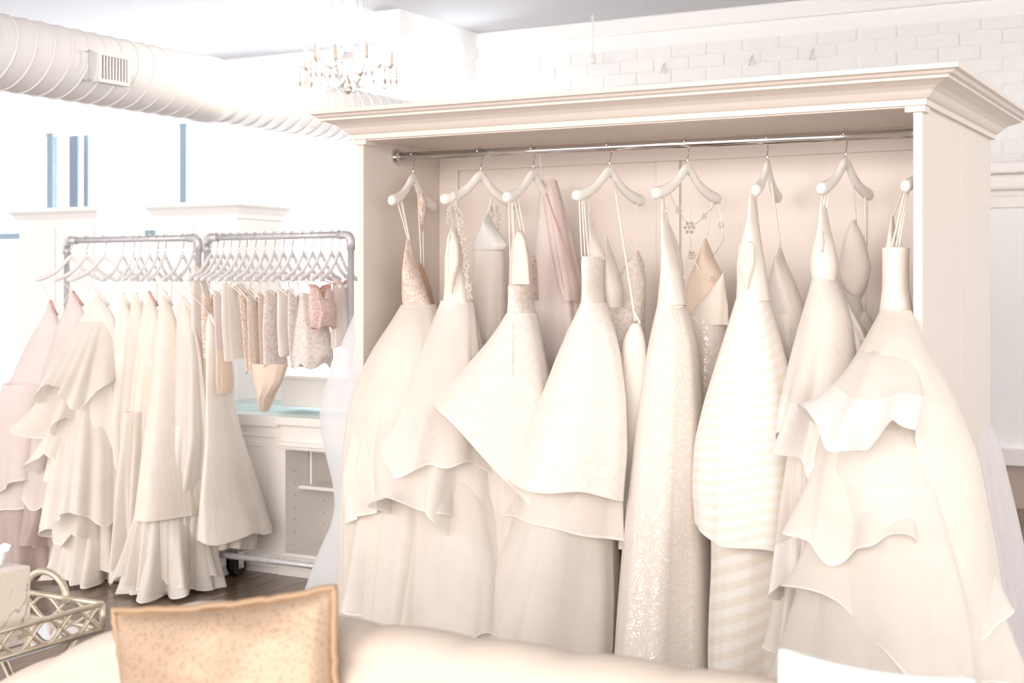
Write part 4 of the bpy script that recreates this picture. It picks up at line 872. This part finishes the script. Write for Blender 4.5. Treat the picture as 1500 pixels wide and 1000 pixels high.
# ------------------------------------------------------------------ sofa
sf = thing('tufted_sofa', 'cream velvet tufted sofa with a sweeping curved back', 'sofa', (1.6, -2.7, 0))
SX0, SX1, SY = .30, 2.95, -2.28
def stop(X):
    h = .895
    if X < 1.30: h -= .32*min(1, (1.30-X)/.75)**1.15
    return h
nx, ns = 180, 40
v = []; f = []
for i in range(nx):
    X = SX0+(SX1-SX0)*i/(nx-1); h = stop(X)
    s_ = abs(math.sin(math.pi*(X-1.30)/.21)); puff = s_**.6
    for j in range(ns):
        u_ = j/(ns-1)                       # front low -> over the top -> back low
        if u_ < .45:
            z = .38+(h-.07-.38)*u_/.45; y = SY-.17-.03*math.sin(math.pi*u_/.45)
            row = (z-.38)/.14; tu = abs(math.sin(math.pi*((X-1.30)/.21+.5*row)))*abs(math.sin(math.pi*((X-1.30)/.21-.5*row)))
            y -= .022*tu**.5
        elif u_ < .75:
            q = (u_-.45)/.30*math.pi; z = h-.07+.07*math.sin(q)*(.86+.14*puff); y = SY-.085-.085*math.cos(q)
        else:
            z = h-.07-(h-.07-.2)*(u_-.75)/.25; y = SY
        v.append((X, y, z))
for i in range(nx-1):
    for j in range(ns-1): f.append((i*ns+j, (i+1)*ns+j, (i+1)*ns+j+1, i*ns+j+1))
f.append(tuple(range(ns))); f.append(tuple((nx-1)*ns+j for j in range(ns-1, -1, -1)))
obj('backrest', v, f, M['sofa'], sf, True)
for r_ in range(3):
    for k in range(12):
        X = 1.30-.84+.21*k+(.105 if r_ % 2 else 0); z = .38+.14*(r_+.5)
        if z < stop(X)-.1 and X < SX1-.1:
            MB().lathe([(.016, 0), (.013, .007), (.001, .010)], (0, 0, 0), 10); b = MB().lathe([(.016, 0), (.013, .007), (.001, .010)], (0, 0, 0), 10)
            b.v = [(X+x, SY-.172-q, z+y) for x, y, q in b.v]; b.obj('button', M['sofa'], sf, True)
bevel(box('seat', SX0, SX1, -3.05, SY-.12, .2, .42, M['sofa'], sf), .04, 4)
for x0_, x1_ in ((SX0-.12, SX0+.06), (SX1-.06, SX1+.12)):
    bevel(box('arm', x0_, x1_, -3.05, SY, .2, .58, M['sofa'], sf), .06, 5)
for x_ in (SX0+.05, SX1-.05):
    for y_ in (-3.0, SY-.06): MB().tube([(x_, y_, 0), (x_, y_, .2)], [.015, .026], 10).obj('leg', M['chandmetal'], sf, True)
# pillows
def pillow(name, label, TL, TR, hgt, tilt, thick, mat, pmat, wob=.0):
    tl, tr = Vector(TL), Vector(TR); uu = (tr-tl); W = uu.length; uu.normalize()
    nn = Vector((-ST, CT, 0)); nn = (nn-uu*nn.dot(uu)).normalized(); dn = uu.cross(nn); 
    if dn.z > 0: dn = -dn
    dn = (dn*math.cos(tilt)-nn*math.sin(tilt)).normalized(); nn = uu.cross(dn).normalized()
    c = tl+uu*W/2+dn*hgt/2
    r = thing(name, label, 'pillow', tuple(tl+uu*W/2+dn*hgt))
    G = 36; v = []; f = []; rim = []
    def P(a, b, s):
        aa, bb = a*2-1, b*2-1
        k = max(0, (1-aa**2))**.42*max(0, (1-bb**2))**.42
        pin = 1-.07*(1-abs(aa)**2)*abs(bb)**3; pin2 = 1-.07*(1-abs(bb)**2)*abs(aa)**3
        wr_ = .003*math.sin(aa*9+bb*4)+.0025*math.sin(bb*13-aa*5)
        return c+uu*(aa*W/2*pin2)+dn*(bb*hgt/2*pin)+nn*s*(thick*k+wr_*k)
    for s in (-1, 1):
        b0_ = len(v)
        for i in range(G):
            for j in range(G): v.append(tuple(P(i/(G-1), j/(G-1), s)))
        for i in range(G-1):
            for j in range(G-1):
                q = (b0_+i*G+j, b0_+(i+1)*G+j, b0_+(i+1)*G+j+1, b0_+i*G+j+1); f.append(q if s > 0 else q[::-1])
    obj('cover', v, f, mat, r, True)
    rn = random.Random(4)
    for i in range(G): rim.append(P(i/(G-1), 0, 0))
    for i in range(1, G): rim.append(P(1, i/(G-1), 0))
    for i in range(1, G): rim.append(P(1-i/(G-1), 1, 0))
    for i in range(1, G-1): rim.append(P(0, 1-i/(G-1), 0))
    rim = [p+(p-c).normalized()*(.004+wob*rn.uniform(-.5, 1)) for p in rim]
    MB().tube(rim, .0075, 8, closed=True).obj('piping', pmat, r, True)
M['pipinggold'] = plain('gold_piping', (.40, .27, .17), .5, .2)
pillow('throw_pillow', 'shiny gold animal-print throw pillow leaning on the cream sofa', pxD(168, 895, 2.74), pxD(488, 862, 2.58), .42, .18, .075, M['pillow'], M['pipinggold'], .003)
pillow('throw_pillow', 'pale mint white throw pillow at the low end of the sofa', pxD(1148, 958, 2.28), pxD(1420, 1002, 2.10), .40, .18, .07, M['mint'], M['mint'])

# ------------------------------------------------------------------ tray table with marble tissue box
tc = pxD(150, 884, 4.0); trx, try_, trz = tc; tb = pxD(150, 920, 4.0)[2]
TX0, TY0 = trx-.46, try_-.62
ty = thing('tray_table', 'gold side table with mirrored tray top and openwork rails', 'side table', (trx-.23, try_-.31, 0))
box('mirror_top', TX0, trx, TY0, try_, tb-.012, tb, M['mirror'], ty)
def bar(name, pts, r, par=ty): return MB().tube(pts, r, 8).obj(name, M['gold'], par, True)
for z in (trz, tb):
    bar('rail', [(TX0, TY0, z), (trx, TY0, z)], .0085); bar('rail', [(TX0, try_, z), (trx, try_, z)], .0085); bar('rail', [(TX0, TY0, z), (TX0, try_, z)], .0085); bar('rail', [(trx, TY0, z), (trx, try_, z)], .0085)
for x in (TX0, trx):
    for y in (TY0, try_): bar('corner_post', [(x, y, tb), (x, y, trz)], .009)
hm_ = (trz-tb)/2; zm = (trz+tb)/2
def lattice(p0, p1):
    d = Vector(p1)-Vector(p0); n = max(2, round(d.length/.21))
    for k in range(n):
        a = Vector(p0)+d*((k+.0)/n); b = Vector(p0)+d*((k+1.0)/n)
        for sgn in (1, -1):
            pts = []
            for i in range(13):
                t = i/12; q = a+(b-a)*t; pts.append((q.x, q.y, zm+sgn*hm_*.95*math.cos(2*math.pi*t)))
            bar('lattice', pts, .0062)
lattice((trx, TY0, zm), (trx, try_, zm)); lattice((TX0, try_, zm), (trx, try_, zm)); lattice((TX0, TY0, zm), (TX0, try_, zm)); lattice((TX0, TY0, zm), (trx, TY0, zm))
for y in (TY0, try_):
    mx_ = (TX0+trx)/2; pts = []
    for k in range(15):
        q = math.pi*k/14; pts.append((mx_-.085*math.cos(q), y, trz-.015+.085*math.sin(q)**.8))
    bar('handle', pts, .011)
for (xa, xb) in ((TX0+.04, trx-.04), (trx-.04, TX0+.04)):
    for y in (TY0+.06, try_-.06): bar('leg', [(xa, y, 0), (xb, y, tb-.012)], .011)
for x in (TX0+.04, trx-.04): bar('foot_rail', [(x, TY0+.06, .011), (x, try_-.06, .011)], .010)
# tissue box: right face edge at x=45
by1 = try_-.22; e = pxY(45, 828, by1+.01); bxr = e[0]; bzt = e[2]
tbx = thing('tissue_box', 'grey-veined white marble tissue box on the mirrored tray', 'tissue box', (bxr-.065, by1-.065, tb+.001))
bevel(box('box_body', bxr-.14, bxr, by1-.13, by1+.01, tb+.001, bzt, M['marble'], tbx), .004)
rn = random.Random(8); v = []; f = []
G = 14
for i in range(G):
    for j in range(5):
        q = 2*math.pi*i/G; t = j/4; r_ = (.018+.03*t)*(1+.35*math.sin(3*q+t)); v.append((bxr-.07+r_*math.cos(q), by1-.06+r_*.6*math.sin(q), bzt-.002+.055*t+.015*t*math.sin(2*q)))
for i in range(G):
    for j in range(4): f.append((i*5+j, ((i+1) % G)*5+j, ((i+1) % G)*5+j+1, i*5+j+1))
obj('tissue', v, f, M['tissue'], tbx, True)
